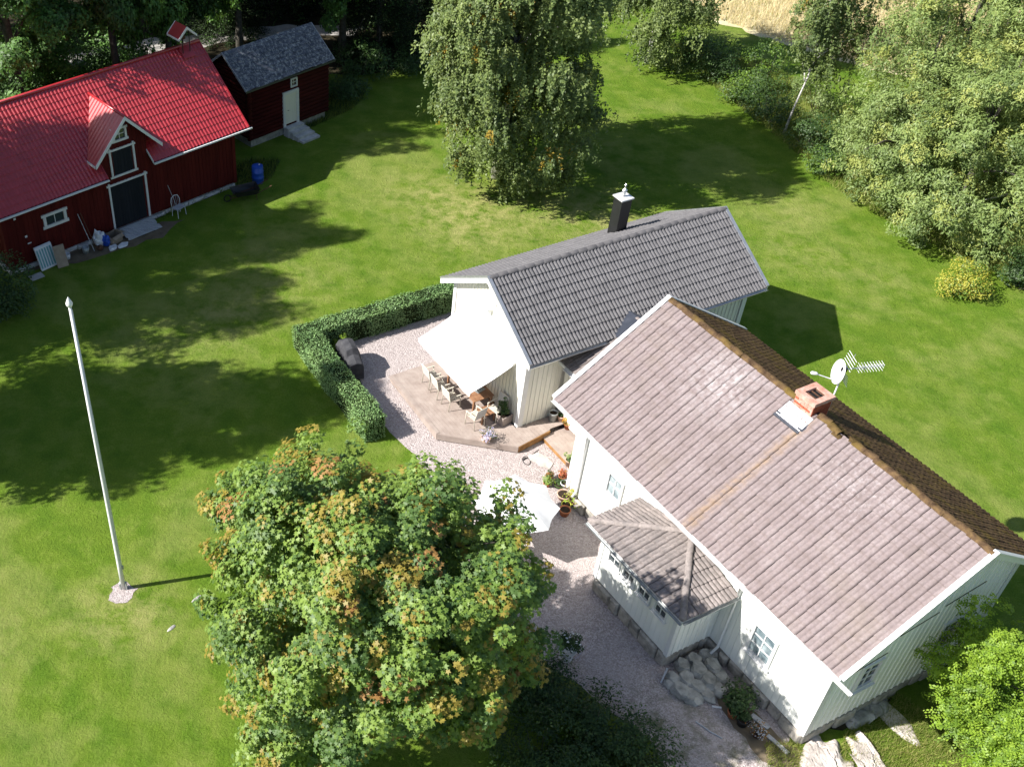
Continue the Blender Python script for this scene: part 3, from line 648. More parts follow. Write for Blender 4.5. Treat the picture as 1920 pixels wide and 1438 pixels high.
def hipclip(P, Q, keep):      # vertical plane through P-Q, keep side of point
    d = (Q - P); nn = Vector((-d.y, d.x, 0)).normalized()
    if nn.dot(keep - P) > 0: nn = -nn
    return (P, nn)
fc = (B_ + C_ + T_) / 3; lc = (A_ + B_ + T_) / 3; rc = (C_ + D_ + T_) / 3
v1 = (T_ - Vector((am, -eb, pze))); tiled_slope(pr, B_ + Vector((0, -.04, 0)), (1, 0, 0), v1, ea1 - ea0, v1.length, .29, .34, 1, 'tile_porch', clip=[hipclip(B_, T_, fc), hipclip(C_, T_, fc)])
v2 = Vector((am - ea0, 0, pza - pze)); tiled_slope(pr, A_ + Vector((-.04, 0, 0)), (0, -1, 0), v2, eb - b0, v2.length, .29, .34, 1, 'tile_porch', clip=[hipclip(B_, T_, lc), (A_, Vector((0, 1, 0)))])
v3 = Vector((am - ea1, 0, pza - pze)); tiled_slope(pr, C_ + Vector((.04, 0, 0)), (0, 1, 0), v3, eb - b0, v3.length, .29, .34, 1, 'tile_porch', clip=[hipclip(C_, T_, rc), (A_, Vector((0, 1, 0)))])
ridge_caps(pr, B_ + Vector((0, 0, .06)), T_ + Vector((0, 0, .07)), 'tile_porch', .10, .36)
ridge_caps(pr, C_ + Vector((0, 0, .06)), T_ + Vector((0, 0, .07)), 'tile_porch', .10, .36)
BX('fascia', 'white_trim', pr, ea0, ea1, -eb - .02, -eb + .01, pze - .12, pze - .005)
BX('fascia', 'white_trim', pr, ea0 - .02, ea0 + .01, -eb + .012, -b0, pze - .12, pze - .005)
BX('fascia', 'white_trim', pr, ea1 - .01, ea1 + .02, -eb + .012, -b0, pze - .12, pze - .005)
gutter(pr, (ea0, -eb - .08, pze - .02), (ea1 + .05, -eb - .08, pze - .03), 'grey_tin', .045)
gutter(pr, (ea1 + .08, -eb, pze - .02), (ea1 + .08, -b0, pze - .03), 'grey_tin', .045)

# ================================================================== annexe with the grey roof
OE = (5.4196, 31.8273); YE = R(26.81)
L, W_, HE, HR = 10.73, 2.934, 3.672, 5.461; ea, eb_, ew = .34, 10.39, 2.405; kk = (HR - HE) / W_
zr2 = lambda b_: HR - kk * abs(b_)
ann = thing('house', 'white annexe with dark grey tiled roof behind the pink roofed house', 'house', (OE[0], OE[1], 0), YE)
mb = MB(); sec = [(-ew, .3), (ew, .3), (ew, zr2(ew) - .14), (0, HR - .14), (-ew, zr2(ew) - .14)]
mb.slab([(ea, -b_, z) for b_, z in sec], (eb_ - ea, 0, 0)); mb.build('wall', 'white', ann)
siding(ann, (ea, -ew), (1, 0), (0, -1), eb_ - ea, .3, lambda s_: zr2(ew) - .15, .2, 'cream')
siding(ann, (ea, ew), (0, -1), (-1, 0), 2 * ew, .3, lambda s_: zr2(ew - s_) - .15, .2, 'cream')
siding(ann, (eb_, -ew), (0, 1), (1, 0), 2 * ew, .3, lambda s_: zr2(ew - s_) - .15, .2, 'white_board')
for x, y in ((ea, -ew), (eb_, -ew), (eb_, ew), (ea, ew)):
    sx = 1 if x > 5 else -1; sy = 1 if y > 0 else -1
    mb = MB(); mb.box(x - sx * .14, x + sx * .05, y + sy * .047, y + sy * .075, .3, zr2(ew) - .16); mb.box(x + sx * .047, x + sx * .073, y - sy * .12, y + sy * .072, .3, zr2(ew) - .16); mb.build('corner_board', 'white_trim', ann)
BX('plinth', 'conc', ann, ea + .04, eb_ - .04, -ew + .04, ew - .04, -.2, .3)
BX('vent_hatch', 'white_trim', ann, ea - .07, ea - .045, -.28, .28, 4.35, 4.7)
MB().box(ea - .16, ea - .045, -.05, .05, 3.9, 4.06).build('wall_lamp', 'steel', ann)
BX('vent_hatch', 'grey_tin', ann, 9.55, 9.75, -ew - .06, -ew - .045, .9, 1.5)
ar = put('roof', None, ann)
for sg in (1, -1):
    pts = [(0, -W_, HE - .02), (L, -W_, HE - .02), (L, 0, HR - .02), (0, 0, HR - .02)] if sg > 0 else [(0, 0, HR - .02), (L, 0, HR - .02), (L, W_, HE - .02), (0, W_, HE - .02)]
    MB().slab(pts, (0, 0, -.11)).build('roof_deck', 'white', ar)
    MB().slab([(.03, -sg * W_, HE - .012), (L - .03, -sg * W_, HE - .012), (L - .03, 0, HR - .012), (.03, 0, HR - .012)], (0, 0, .012)).build('underlay', 'black_paint', ar)
sl_ = math.hypot(W_, HR - HE); cb, sb_ = W_ / sl_, (HR - HE) / sl_
tiled_slope(ar, (0, -W_ - .04, HE - .02), (1, 0, 0), (0, cb, sb_), L, sl_, .30, .343, 2, 'tile_grey', 300, 0, lambda a_, s_: -a_ - .3 * s_, jit=.5)
tiled_slope(ar, (0, W_ + .04, HE - .02), (1, 0, 0), (0, -cb, sb_), L, sl_, .30, .343, 2, 'tile_grey', 0, 0, jit=.5)
ridge_caps(ar, (0, 0, HR + .02), (L, 0, HR + .02), 'ridge_dark', .11, .38)
for sg in (1, -1):
    for x in (-.03, L - .01):
        MB().slab([(x, -sg * (W_ + .05), HE - .20), (x, -sg * (W_ + .05), HE + .05), (x, 0, HR + .08), (x, 0, HR - .17)], (.04, 0, 0)).build('barge_board', 'white_trim', ar)
        xx = x - .03
        MB().slab([(xx, -sg * (W_ + .055), HE + .045), (xx, -sg * (W_ + .055), HE + .095), (xx, 0, HR + .125), (xx, 0, HR + .075)], (.13, 0, 0)).build('verge_cap', 'steel', ar)
    BX('fascia', 'white_trim', ar, 0, L, -sg * (W_ + .004), -sg * (W_ - .03), HE - .2, HE - .03)
    MB().slab([(.02, -sg * (ew + .05), zr2(ew) - .15), (L - .02, -sg * (ew + .05), zr2(ew) - .15), (L - .02, -sg * W_, HE - .15), (.02, -sg * W_, HE - .15)], (0, 0, -.02)).build('soffit', 'white_trim', ar)
gutter(ar, (0, -W_ - .08, HE - .04), (3.9, -W_ - .08, HE - .05), 'steel'); gutter(ar, (4.9, -W_ - .08, HE - .04), (L, -W_ - .08, HE - .05), 'steel')
# black stove chimney
bc = put('stove_chimney', None, ann); bx, by = 7.15, 1.75
BX('shaft', 'black_steel', bc, bx - .24, bx + .24, by - .24, by + .24, 3.9, 5.98)
BX('cap', 'lead', bc, bx - .29, bx + .29, by - .29, by + .29, 5.98, 6.03)
MB().tube([(bx, by, 6.02), (bx, by, 6.28)], .05, 10).build('flue_pipe', 'steel', bc, True)
MB().lathe([(.10, 0), (.10, .02), (.03, .10), (.02, .2), (.05, .24), (.0, .30)], 12, (bx, by, 6.28)).build('cowl', 'steel', bc)
mb = MB()
for i in range(5): mb.beam((bx - .2 + .0, by - .3 - .3 * i, zr2(by - .3 - .3 * i) + .12), (bx + .2, by - .3 - .3 * i, zr2(by - .3 - .3 * i) + .12), .03, .02)
# awning
aw = thing('awning', 'white canvas awning stretched out from the gable of the annexe', 'awning', (OE[0], OE[1], 0), YE)
mb = MB(); vs = []; fs = []; nu, nv = 9, 7
for i in range(nu):
    for j in range(nv):
        s_, t = i / (nu - 1), j / (nv - 1)
        bb = -1.95 + s_ * 3.75; bb2 = -1.60 + s_ * 3.60
        x = .24 - t * 1.92; b_ = bb * (1 - t) + bb2 * t; z = 2.80 - .46 * t - .05 * math.sin(math.pi * t) * (1 + .3 * math.sin(9 * s_))
        vs.append((x, -b_, z))
for i in range(nu - 1):
    for j in range(nv - 1): k = i * nv + j; fs.append((k, k + 1, k + 1 + nv, k + nv))
top = [Vector(v_) for v_ in vs]; mb.add(vs, fs); mb.add([p - Vector((0, 0, .012)) for p in top], [f[::-1] for f in fs]); mb.build('canvas', 'canvas', aw, True)
front = [top[i * nv + nv - 1] for i in range(nu)]
vs = []; 
for i, p in enumerate(front): vs += [p + Vector((-.012, 0, .0)), p + Vector((-.02, 0, -.16 - (.03 if i % 2 else 0)))]
MB().add(vs, [(2 * i, 2 * i + 1, 2 * i + 3, 2 * i + 2) for i in range(nu - 1)]).build('valance', 'canvas', aw)
MB().tube([front[0] + Vector((0, .02, -.02)), front[-1] + Vector((0, -.02, -.02))], .03, 8).build('front_rail', 'white_trim', aw)
MB().tube([(.22, 1.97, 2.83), (.22, -1.82, 2.83)], .06, 10).build('cassette', 'white_trim', aw)
for b_ in (-1.3, 1.25): MB().tube([(.22, -b_, 2.72), (-.75, -b_ + (.25 if b_ < 0 else -.25), 2.50), (-1.62, -b_, 2.30)], .025, 6).build('folding_arm', 'white_trim', aw)

# ------------------------------------------------------------------ decks (annexe frame)
dk = thing('deck', 'raised wooden deck under the awning beside the annexe gable', 'deck', (OE[0], OE[1], 0), YE)
DZ = .32
outline = [(-2.45, -2.25), (-2.55, 1.45), (-.26, 3.36), (1.28, 3.12)]   # a, b
a_ = -2.54; pw = .145
while a_ < 2.5:
    lim = lambda q: 1.45 + (q + 2.55) * .834 if q < -.26 else (3.36 - (q + .26) * .156 if q < 1.28 else 3.05)
    st_ = -2.25 if a_ + pw < .29 else 2.46
    q0, q1 = a_, a_ + pw - .006; zt = DZ + random.uniform(-.002, .002)
    if -2.25 <= st_ < lim(q0): MB().slab([(q0, -st_, zt - .028), (q0, -lim(q0), zt - .028), (q1, -lim(q1), zt - .028), (q1, -st_, zt - .028)], (0, 0, .028)).build('plank', 'deck', dk)
    a_ += pw
mb = MB()
edge = [(-2.45, -2.25), (-2.55, 1.45), (-.26, 3.36), (1.28, 3.14)]
for (p, q) in zip(edge[:-1], edge[1:]): MB().beam((p[0], -p[1], DZ - .14), (q[0], -q[1], DZ - .14), .04, .26).build('edge_board', 'deck_edge' if q[0] > 0 else 'deck', dk)
MB().beam((-2.45, 2.25, DZ - .14), (.2, 2.25, DZ - .14), .04, .26).build('edge_board', 'deck', dk)
BX('frame', 'deck_edge', dk, -1.7, .9, -1.6, 2.1, .02, DZ - .04)
MB().beam((-2.40, 2.2, DZ + .008), (-2.50, -1.45, DZ + .008), .14, .016).build('border_plank', 'deck', dk)
ld = thing('deck', 'lower wooden deck at the foot of the raised deck beside the front house', 'deck', (OE[0], OE[1], 0), YE)
LZ = .15; a_ = .95
i = 0
while a_ < 3.2:
    bs = 3.1 + random.uniform(0, .03); be_ = 5.3 + .25 * (a_ - .95) * 0 + random.uniform(-.02, .02) - .9 * max(0, 1.25 - a_)
    MB().box(a_, a_ + .139, -be_, -bs, LZ - .028, LZ + random.uniform(-.002, .002)).build('plank', 'deck', ld); a_ += .145
BX('edge_board', 'deck_edge', ld, .93, .95, -4.95, -3.1, .01, LZ - .01)
BX('frame', 'deck_edge', ld, 1.1, 3.1, -4.7, -3.2, .01, LZ - .04)

# ------------------------------------------------------------------ garden furniture (annexe frame)
def E2W(a_, b_, z=0): c, s_ = math.cos(YE), math.sin(YE); return (OE[0] + a_ * c + b_ * s_, OE[1] + a_ * s_ - b_ * c, z)
tb = thing('dining_table', 'long brown wooden dining table under the awning', 'table', E2W(-.45, .30, DZ), YE)
for i in range(6): BX('slat', 'teak', tb, -.45 + i * .15 + .004, -.45 + (i + 1) * .15 - .004, -.93, 1.05, .70, .73)
for x in (-.38, .38):
    for y in (-.85, .95): BX('leg', 'teak', tb, x - .035, x + .035, y - .035, y + .035, 0, .70)
BX('apron', 'teak', tb, -.40, .40, -.80, .90, .62, .698)
def make_chair(loc, rz, label):
    t = thing('garden_chair', label, 'chair', loc, rz, 'cream chairs around the dining table')
    for x in (-.25, .25):
        MB().tube([(x, -.24, 0), (x, -.22, .62)], .016, 6).build('leg', 'chair', t, True)
        MB().tube([(x, .27, 0), (x, .22, .45), (x, .33, .95)], .016, 6).build('leg', 'chair', t, True)
        MB().beam((x, -.25, .63), (x, .25, .64), .045, .02).build('armrest', 'chair', t)
    for i in range(5): BX('seat_slat', 'chair', t, -.235, .235, -.23 + i * .09, -.23 + i * .09 + .075, .43, .448)
    MB().slab([(-.235, .225, .47), (.235, .225, .47), (.235, .325, .94), (-.235, .325, .94)], (0, .014, 0)).build('backrest', 'sling', t)
    MB().tube([(-.25, .33, .95), (.25, .33, .95)], .016, 6).build('top_rail', 'chair', t)
    return t
ch = [(-1.30, -1.10, 90, 'cream garden chair at the table, farthest from the camera on the left side'),
      (-1.32, -.42, 88, 'cream garden chair in the middle of the left side of the table'),
      (-1.28, .32, 92, 'cream garden chair on the left side nearest the table end'),
      (-1.05, 1.62, -170, 'cream garden chair with grey back at the near end of the table'),
      (-.12, 1.62, -80, 'cream garden chair turned side on between the table end and the planter'),
      (.06, -.1, -95, 'cream garden chair against the wall on the far side of the table')]
for a_, b_, rz, lb in ch: make_chair(E2W(a_, b_, DZ), YE + R(rz) + math.pi * 0, lb)
bn = thing('bench', 'low brown wooden bench at the near end of the dining table', 'bench', E2W(-.55, 1.55, DZ), YE)
for i in range(3): BX('slat', 'teak', bn, -.30, .30, -.24 + i * .165, -.24 + i * .165 + .155, .40, .43)
for x in (-.26, .26):
    for y in (-.2, .2): BX('leg', 'teak', bn, x - .025, x + .025, y - .025, y + .025, 0, .40)
def crockery(loc):
    t = thing('serving_tray', 'small tray with glasses on the dining table', 'tray', loc, YE + .3)
    BX('tray', 'grey_tin', t, -.2, .2, -.14, .14, 0, .02)
    for x, y in ((-.1, .04), (.02, -.05), (.11, .06)): MB().lathe([(.03, .02), (.035, .12), (.03, .12), (.026, .03)], 10, (x, y, 0)).build('glass', 'glass_pale', t)
crockery(E2W(-.35, .72, DZ + .735))

# ------------------------------------------------------------------ leaves
MAPLE = [(0, 1.0), (28, .48), (55, .88), (85, .42), (122, .62), (180, .12), (-122, .62), (-85, .42), (-55, .88), (-28, .48)]
T_MAPLE = np.array([(r_ * math.cos(R(a_)), r_ * math.sin(R(a_)), -.18 * r_ * r_) for a_, r_ in MAPLE]) * .62
T_LEAF = np.array([(-.5, 0, 0), (0, -.28, .08), (.5, 0, -.12), (0, .28, .08)])
T_LONG = np.array([(-.5, 0, 0), (0, -.16, .05), (.5, 0, -.15), (0, .16, .05)])
T_BLADE = np.array([(0, -.5, 0), (0, .5, 0), (1, 0, 0)])
def unit(a_): return a_ / (np.linalg.norm(a_, axis=-1, keepdims=True) + 1e-9)
def leaves(P, nrm, size, tmpl, droop=.3, rng=RNG):
    N = len(P); nrm = unit(nrm); t = rng.normal(size=(N, 3)); t[:, 2] -= droop * 2
    t = unit(t - nrm * (t * nrm).sum(1, keepdims=True)); b_ = np.cross(nrm, t)
    s_ = (size * rng.uniform(.65, 1.3, N))[:, None, None]
    V_ = P[:, None, :] + s_ * (tmpl[None, :, 0:1] * t[:, None, :] + tmpl[None, :, 1:2] * b_[:, None, :] + tmpl[None, :, 2:3] * nrm[:, None, :])
    return V_.reshape(-1, 3)
def crown_mesh(name, c, rad, nclump, nleaf, crad, lsize, mats, probs, tmpl=T_LEAF, style='round', rng=RNG, inner=.2, bottom=.75, tips=None, lump=.16, hollow=.55, boughs=0, brad=.9):
    c = np.array(c, float); rad = np.array(rad, float); ntot = nclump
    if boughs: nclump = boughs
    d = unit(rng.normal(size=(nclump, 3)))
    if style == 'weep': d = d / (np.abs(d) ** 3).sum(1, keepdims=True) ** (1 / 3)
    lob = rng.normal(size=(7, 3)) * 1.6; ph = rng.uniform(0, 6.28, 7)
    f = 1 + lump * np.cos(d @ lob.T + ph).sum(1) / 2.2
    r_ = np.where(rng.random(nclump) < inner, rng.uniform(.25, hollow, nclump), rng.uniform(hollow + .12, 1, nclump) ** .7)
    q = d * (r_ * f)[:, None]
    if style == 'cone':
        h = rng.random(nclump) ** 1.3; th = rng.uniform(0, 6.28, nclump); rr = (1 - h) * np.sqrt(rng.uniform(.15, 1, nclump)) + .05
        q = np.stack([np.cos(th) * rr, np.sin(th) * rr, h * 2 - 1], 1)
    else: q[:, 2] = np.where(q[:, 2] < 0, q[:, 2] * bottom, q[:, 2])
    cc = c + q * rad
    if boughs:
        k_ = rng.integers(0, nclump, ntot); ax = unit(q[k_] + [0, 0, .55]); br = (brad * rng.uniform(.6, 1.3, nclump))[k_]
        cc = cc[k_] + ax * (rng.uniform(-.75, .75, ntot) * br)[:, None] + rng.normal(size=(ntot, 3)) * (br * .34)[:, None]; q = q[k_]
        bmat = rng.random(nclump)[k_]; nclump = ntot
    cr = crad * rng.uniform(.6, 1.35, nclump)
    mi_c = rng.choice(len(mats), nclump, p=probs)
    if boughs and len(mats) > 1:   # whole boughs lean to one shade
        mi_c = np.where((mi_c < 2), np.where(bmat + rng.normal(size=nclump) * .25 < probs[0] / (probs[0] + probs[1]), 0, 1), mi_c)
    P = []; N_ = []; MI = []
    n_ = np.maximum(6, (nleaf * (cr / crad) ** 2).astype(int))
    for i in range(nclump):
        k = n_[i]; g = unit(rng.normal(size=(k, 3)))
        if style == 'weep':
            ns = max(3, k // 14); so_ = rng.normal(size=(ns, 2)) * cr[i] * .55; ln = rng.uniform(.5, 1.5, ns) * cr[i] * 1.5; pick = rng.integers(0, ns, k); s_ = rng.random(k)
            p = np.zeros((k, 3)); p[:, :2] = so_[pick] * (1 + .25 * s_[:, None]) + rng.normal(size=(k, 2)) * .05; p[:, 2] = cr[i] * .4 - s_ * ln[pick] + rng.normal(size=k) * .04
            nn = g * .6 + unit(q[i:i + 1] * [1, 1, .4]) * .6 + [-.3, -.1, .5]
        elif style == 'frond':
            m9 = 9; kf = max(2, k // m9); gf = unit(rng.normal(size=(kf, 3))); pf = gf * (cr[i] * rng.uniform(.3, 1, kf) ** .5)[:, None]
            nf = gf * .3 + [-.2, -.1, .9] + rng.normal(size=(kf, 3)) * .25; df = unit(rng.normal(size=(kf, 3)) * [1, 1, .35] + unit(q[i:i + 1]) * .8 + [0, 0, -.1]); sf = unit(np.cross(nf, df))
            t9 = np.tile(np.linspace(0, .30, m9), kf)[:, None]; sg9 = np.tile(np.where(np.arange(m9) % 2, 1, -1), kf)[:, None]
            p = np.repeat(pf, m9, 0) + np.repeat(df, m9, 0) * t9 + np.repeat(sf, m9, 0) * sg9 * .032; p[:, 2] -= (t9[:, 0] ** 2) * 1.2; nn = np.repeat(nf, m9, 0) + rng.normal(size=(kf * m9, 3)) * .15; k = kf * m9
        elif style == 'cone':
            o_ = unit(np.array([[q[i, 0], q[i, 1], -.35]])); s_ = rng.uniform(-.8, 1, k)[:, None] * cr[i]
            p = o_ * s_ + rng.normal(size=(k, 3)) * cr[i] * np.array([.28, .28, .16]) ; p[:, 2] -= np.abs(s_[:, 0]) * .12; nn = g * .7 + [0, 0, .8]
        else:
            p = g * (cr[i] * rng.uniform(.35, 1, k) ** .5)[:, None] * [1, 1, .75]; nn = g * .45 + [-.25, -.08, .65] + unit(q[i:i + 1]) * .35 + rng.normal(size=(k, 3)) * .28
        P.append(cc[i] + p); N_.append(nn)
        m = np.full(k, mi_c[i])
        if tips is not None and mi_c[i] in tips:      # turning colour only on the outer leaves of a clump
            m = np.where((p @ unit(q[i] + [0, 0, .6]) > cr[i] * rng.uniform(.12, .5)), mi_c[i], 0)
        sw = rng.random(k) < .18; m = np.where(sw & (m < 2), 1 - np.minimum(m, 1), m); MI.append(m)
    P = np.concatenate(P); N_ = np.concatenate(N_); MI = np.concatenate(MI)
    keep = P[:, 2] > .03; P, N_, MI = P[keep], N_[keep], MI[keep]
    return np_mesh(name, leaves(P, N_, lsize, tmpl, rng=rng), len(tmpl), mats, MI), cc
def trunk_mesh(name, h, r_, cc, mat, rng, nl=14, lean=(0, 0), fork=.3, sway=.25):
    mb = MB(); k = 7; pts = []; rad = []
    for i in range(k):
        t = i / (k - 1); pts.append((lean[0] * t + rng.normal() * sway * .15 * (i > 0), lean[1] * t + rng.normal() * sway * .15 * (i > 0), -.1 + h * t)); rad.append(r_ * ((1 - t) ** .8 * .9 + .08) * (1.35 if i == 0 else 1))
    mb.tube(pts, rad, 9)
    sel = rng.choice(len(cc), min(nl, len(cc)), replace=False)
    for i in sel:
        e = cc[i]; zf_ = max(h * fork, min(h * .85, e[2] * .72)); t = zf_ / h; s_ = Vector((lean[0] * t, lean[1] * t, zf_)); e = Vector(e)
        m = s_.lerp(e, .5) + Vector((0, 0, .12 * (e - s_).length)); rr = r_ * (1 - t) * .55 + .02
        mb.tube([s_, s_.lerp(m, .55) + Vector((0, 0, .05)), m, e], [rr, rr * .75, rr * .5, .012], 6)
    return mb.mesh(name, mat, True)
def tree(name, label, cat, base, h, cz, rad, mats, probs, nclump, nleaf, crad, lsize, trunk_r=.2, bark='bark', style='round', tmpl=T_LEAF, seed=1, group=None, lean=(0, 0), off=(0, 0), **kw):
    rng = np.random.default_rng(seed); nl = kw.pop('nl', 14); fork = kw.pop('fork', .3)
    t = thing(name, label, cat, (base[0], base[1], base[2] if len(base) > 2 else 0), 0, group)
    me, cc = crown_mesh('crown', (off[0], off[1], cz), rad, nclump, nleaf, crad, lsize, mats, probs, tmpl, style, rng, **kw)
    put('crown', me, t); put('trunk', trunk_mesh('trunk', h, trunk_r, cc, bark, rng, nl, lean, fork), t); return t
def shrub(name, label, base, r_, h, mats, probs, nclump, nleaf, lsize, seed=1, cat='shrub', group=None, tmpl=T_LEAF, ry=None, crad=None, flowers=None):
    rng = np.random.default_rng(seed); t = thing(name, label, cat, (base[0], base[1], base[2] if len(base) > 2 else 0), 0, group)
    me, cc = crown_mesh('foliage', (0, 0, h * .42), (r_, ry or r_, h * .58), nclump, nleaf, crad or r_ * .28, lsize, mats, probs, tmpl, 'round', rng, inner=.3, bottom=.75, lump=.22)
    put('foliage', me, t); mb = MB()
    for i in rng.choice(len(cc), min(9, len(cc)), replace=False):
        e = Vector(cc[i]); s_ = Vector((e.x * .15, e.y * .15, -.03)); mb.tube([s_, s_.lerp(e, .5) + Vector((0, 0, .06)), e], [.02, .014, .006], 5)
    mb.build('stem', 'bark', t)
    if flowers:
        fm, n_, sz = flowers; k = rng.integers(0, len(cc), n_); d = unit(rng.normal(size=(n_, 3)) + [0, 0, .8])
        P = cc[k] + d * (crad or r_ * .28) * 1.0; put('blossom', np_mesh('blossom', leaves(P, d + [0, 0, .5], sz, T_LEAF, rng=rng), 4, [fm]), t)
    return t

# ================================================================== barn (x = along ridge, y = -b)
OB = (-16.6842, 42.0711); YB = R(40.55)
L, W_, HE, HR = 13.31, 3.71, 3.156, 6.144; ba0, ba1, bw = .57, 12.74, 3.185; kk = (HR - HE) / W_
zb3 = lambda b_: HR - kk * abs(b_)
def B2W(a_, b_, z=0): c, s_ = math.cos(YB), math.sin(YB); return (OB[0] + a_ * c + b_ * s_, OB[1] + a_ * s_ - b_ * c, z)
barn = thing('barn', 'dark red wooden barn with bright red sheet roof and dormer', 'barn', (OB[0], OB[1], 0), YB)
mb = MB(); sec = [(-bw, .22), (bw, .22), (bw, zb3(bw) - .12), (0, HR - .12), (-bw, zb3(bw) - .12)]
mb.slab([(ba0, -b_, z) for b_, z in sec], (ba1 - ba0, 0, 0)); mb.build('wall', 'falu', barn)
da0, da1, dam, dz0, dz1 = 5.62, 7.98, 6.85, 3.80, 5.58
dk_ = (dz1 - dz0) / (dam - 5.13)
dtop = lambda a_: dz1 - dk_ * abs(a_ - dam) - .06
DO = (5.86, 7.68, .26, 2.42); HA = (6.13, 7.25, 2.86, 4.05); SW = (6.43, 6.95, 4.52, 4.98); LW = (2.55, 3.42, 1.72, 2.16)
rel = lambda q, o=ba0: (q[0] - o, q[1] - o, q[2], q[3])
siding(barn, (ba0, -bw), (1, 0), (0, -1), da0 - ba0, .24, lambda s_: zb3(bw) - .1, .2, 'falu', [rel(LW)])
siding(barn, (da0, -bw), (1, 0), (0, -1), da1 - da0, .24, lambda s_: dtop(da0 + s_), .2, 'falu', [rel(DO, da0), rel(HA, da0), rel(SW, da0)])
siding(barn, (da1, -bw), (1, 0), (0, -1), ba1 - da1, .24, lambda s_: zb3(bw) - .1, .2, 'falu')
siding(barn, (ba0, bw), (0, -1), (-1, 0), 2 * bw, .24, lambda s_: zb3(bw - s_) - .1, .2, 'falu')
siding(barn, (ba1, -bw), (0, 1), (1, 0), 2 * bw, .24, lambda s_: zb3(bw - s_) - .1, .2, 'falu')
for x in (ba0, ba1):
    sx = 1 if x > 5 else -1
    mb = MB(); mb.box(x - sx * .12, x + sx * .06, -bw - .075, -bw - .045, .22, zb3(bw) - .1); mb.box(x + sx * .045, x + sx * .072, -bw - .07, -bw + .12, .22, zb3(bw) - .1); mb.build('corner_board', 'falu', barn)
MB().slab([(da0, -bw + .03, 3.3), (da1, -bw + .03, 3.3), (da1, -bw + .03, dtop(da1)), (dam, -bw + .03, dtop(dam)), (da0, -bw + .03, dtop(da0))], (0, 1.5, 0)).build('dormer_wall', 'falu', barn)
def leaf_door(q, mat, planks, name):
    d = put(name, None, barn); w2 = (q[1] - q[0]) / planks
    for i in range(planks): BX('plank', mat, d, q[0] + i * w2 + .004, q[0] + (i + 1) * w2 - .004, -bw - .02, -bw - .002, q[2], q[3])
    h_ = .07; f = .09
    mb = MB(); mb.box(q[0] - f - h_, q[1] + f + h_, -bw - .075, -bw - .02, q[3], q[3] + f); mb.box(q[0] - f, q[0], -bw - .08, -bw - .02, q[2], q[3] + f + h_); mb.box(q[1], q[1] + f, -bw - .08, -bw - .02, q[2], q[3] + f + h_)
    if name == 'hatch': mb.box(q[0] - f - h_, q[1] + f + h_, -bw - .075, -bw - .02, q[2] - f, q[2])
    mb.build('casing', 'white_trim', d)
leaf_door(DO, 'black_door', 12, 'door'); leaf_door(HA, 'black_door', 7, 'hatch')
window(barn, ((SW[0] + SW[1]) / 2, -bw - .03, (SW[2] + SW[3]) / 2), (1, 0), (0, -1), SW[1] - SW[0], SW[3] - SW[2], 2, 2, 'glass', .10, .06, horns=.06, sill=False)
window(barn, ((LW[0] + LW[1]) / 2, -bw - .03, (LW[2] + LW[3]) / 2), (1, 0), (0, -1), LW[1] - LW[0], LW[3] - LW[2], 2, 1, 'glass', .13, .06, horns=.07, sill=False)
fb = put('foundation', None, barn); BX('foundation_core', 'stone', fb, ba0 + .05, ba1 - .05, -bw + .05, bw - .05, -.2, .24)
stone_course(fb, (ba0, -bw - .03), (1, 0), (0, -1), DO[0] - ba0, -.02, .22, 'stone', .5, 1.3)
stone_course(fb, (DO[1], -bw - .03), (1, 0), (0, -1), ba1 - DO[1], -.02, .22, 'stone', .5, 1.3)
stone_course(fb, (ba0 - .02, bw), (0, -1), (-1, 0), 2 * bw, -.02, .22, 'stone', .5, 1.3)
rm = put('ramp', None, barn)
for i in range(9):
    y0 = -bw - .12 - i * .1; z = .24 - .018 * i
    BX('plank', 'grey_wood', rm, 5.95 + random.uniform(-.03, .03), 7.72 + random.uniform(-.04, .04), y0 - .094, y0, z - .035, z)
BX('bearer', 'grey_wood', rm, 6.1, 6.2, -bw - .95, -bw - .12, 0, .06); BX('bearer', 'grey_wood', rm, 7.4, 7.5, -bw - .95, -bw - .12, 0, .06)
bo_ = put('roof', None, barn)
def sheet_roof(name, sgn, cut=None, wave=.182, step=.35):
    sl2 = math.hypot(W_, HR - HE); c2, s2 = W_ / sl2, (HR - HE) / sl2; nxw = int(L / wave); nr = int(round(sl2 / step)); per = 6
    xs = np.linspace(0, L, nxw * per + 1); hx = .020 * np.clip(np.cos(np.arange(len(xs)) / per * 2 * np.pi) * 1.1 + .25, -.6, 1)
    mb = MB(); vs = []; fs = []; idx = {}
    for r_ in range(nr):
        for e in (0, 1):
            s_ = (r_ + e) * sl2 / nr; lift = .030 if e == 0 else .008
            for i, x in enumerate(xs):
                idx[(r_, e, i)] = len(vs); bq = W_ + .04 - s_ * c2 - (hx[i] + lift) * -s2 * .0
                vs.append((x, -sgn * bq, HE - .02 + s_ * s2 + hx[i] + lift))
        for i in range(len(xs) - 1):
            xm = (xs[i] + xs[i + 1]) / 2; bm_ = W_ - (r_ + .5) * sl2 / nr * c2
            if cut and cut[0] < xm < cut[1] and bm_ > cut[2]: continue
            fs.append((idx[(r_, 0, i)], idx[(r_, 0, i + 1)], idx[(r_, 1, i + 1)], idx[(r_, 1, i)]))
            if r_ > 0: fs.append((idx[(r_ - 1, 1, i)], idx[(r_ - 1, 1, i + 1)], idx[(r_, 0, i + 1)], idx[(r_, 0, i)]))
    mb.add(vs, fs); return mb.build(name, 'red_metal', bo_)
sheet_roof('roof_sheet', 1, (5.60, 7.96, 2.98)); sheet_roof('roof_sheet', -1)
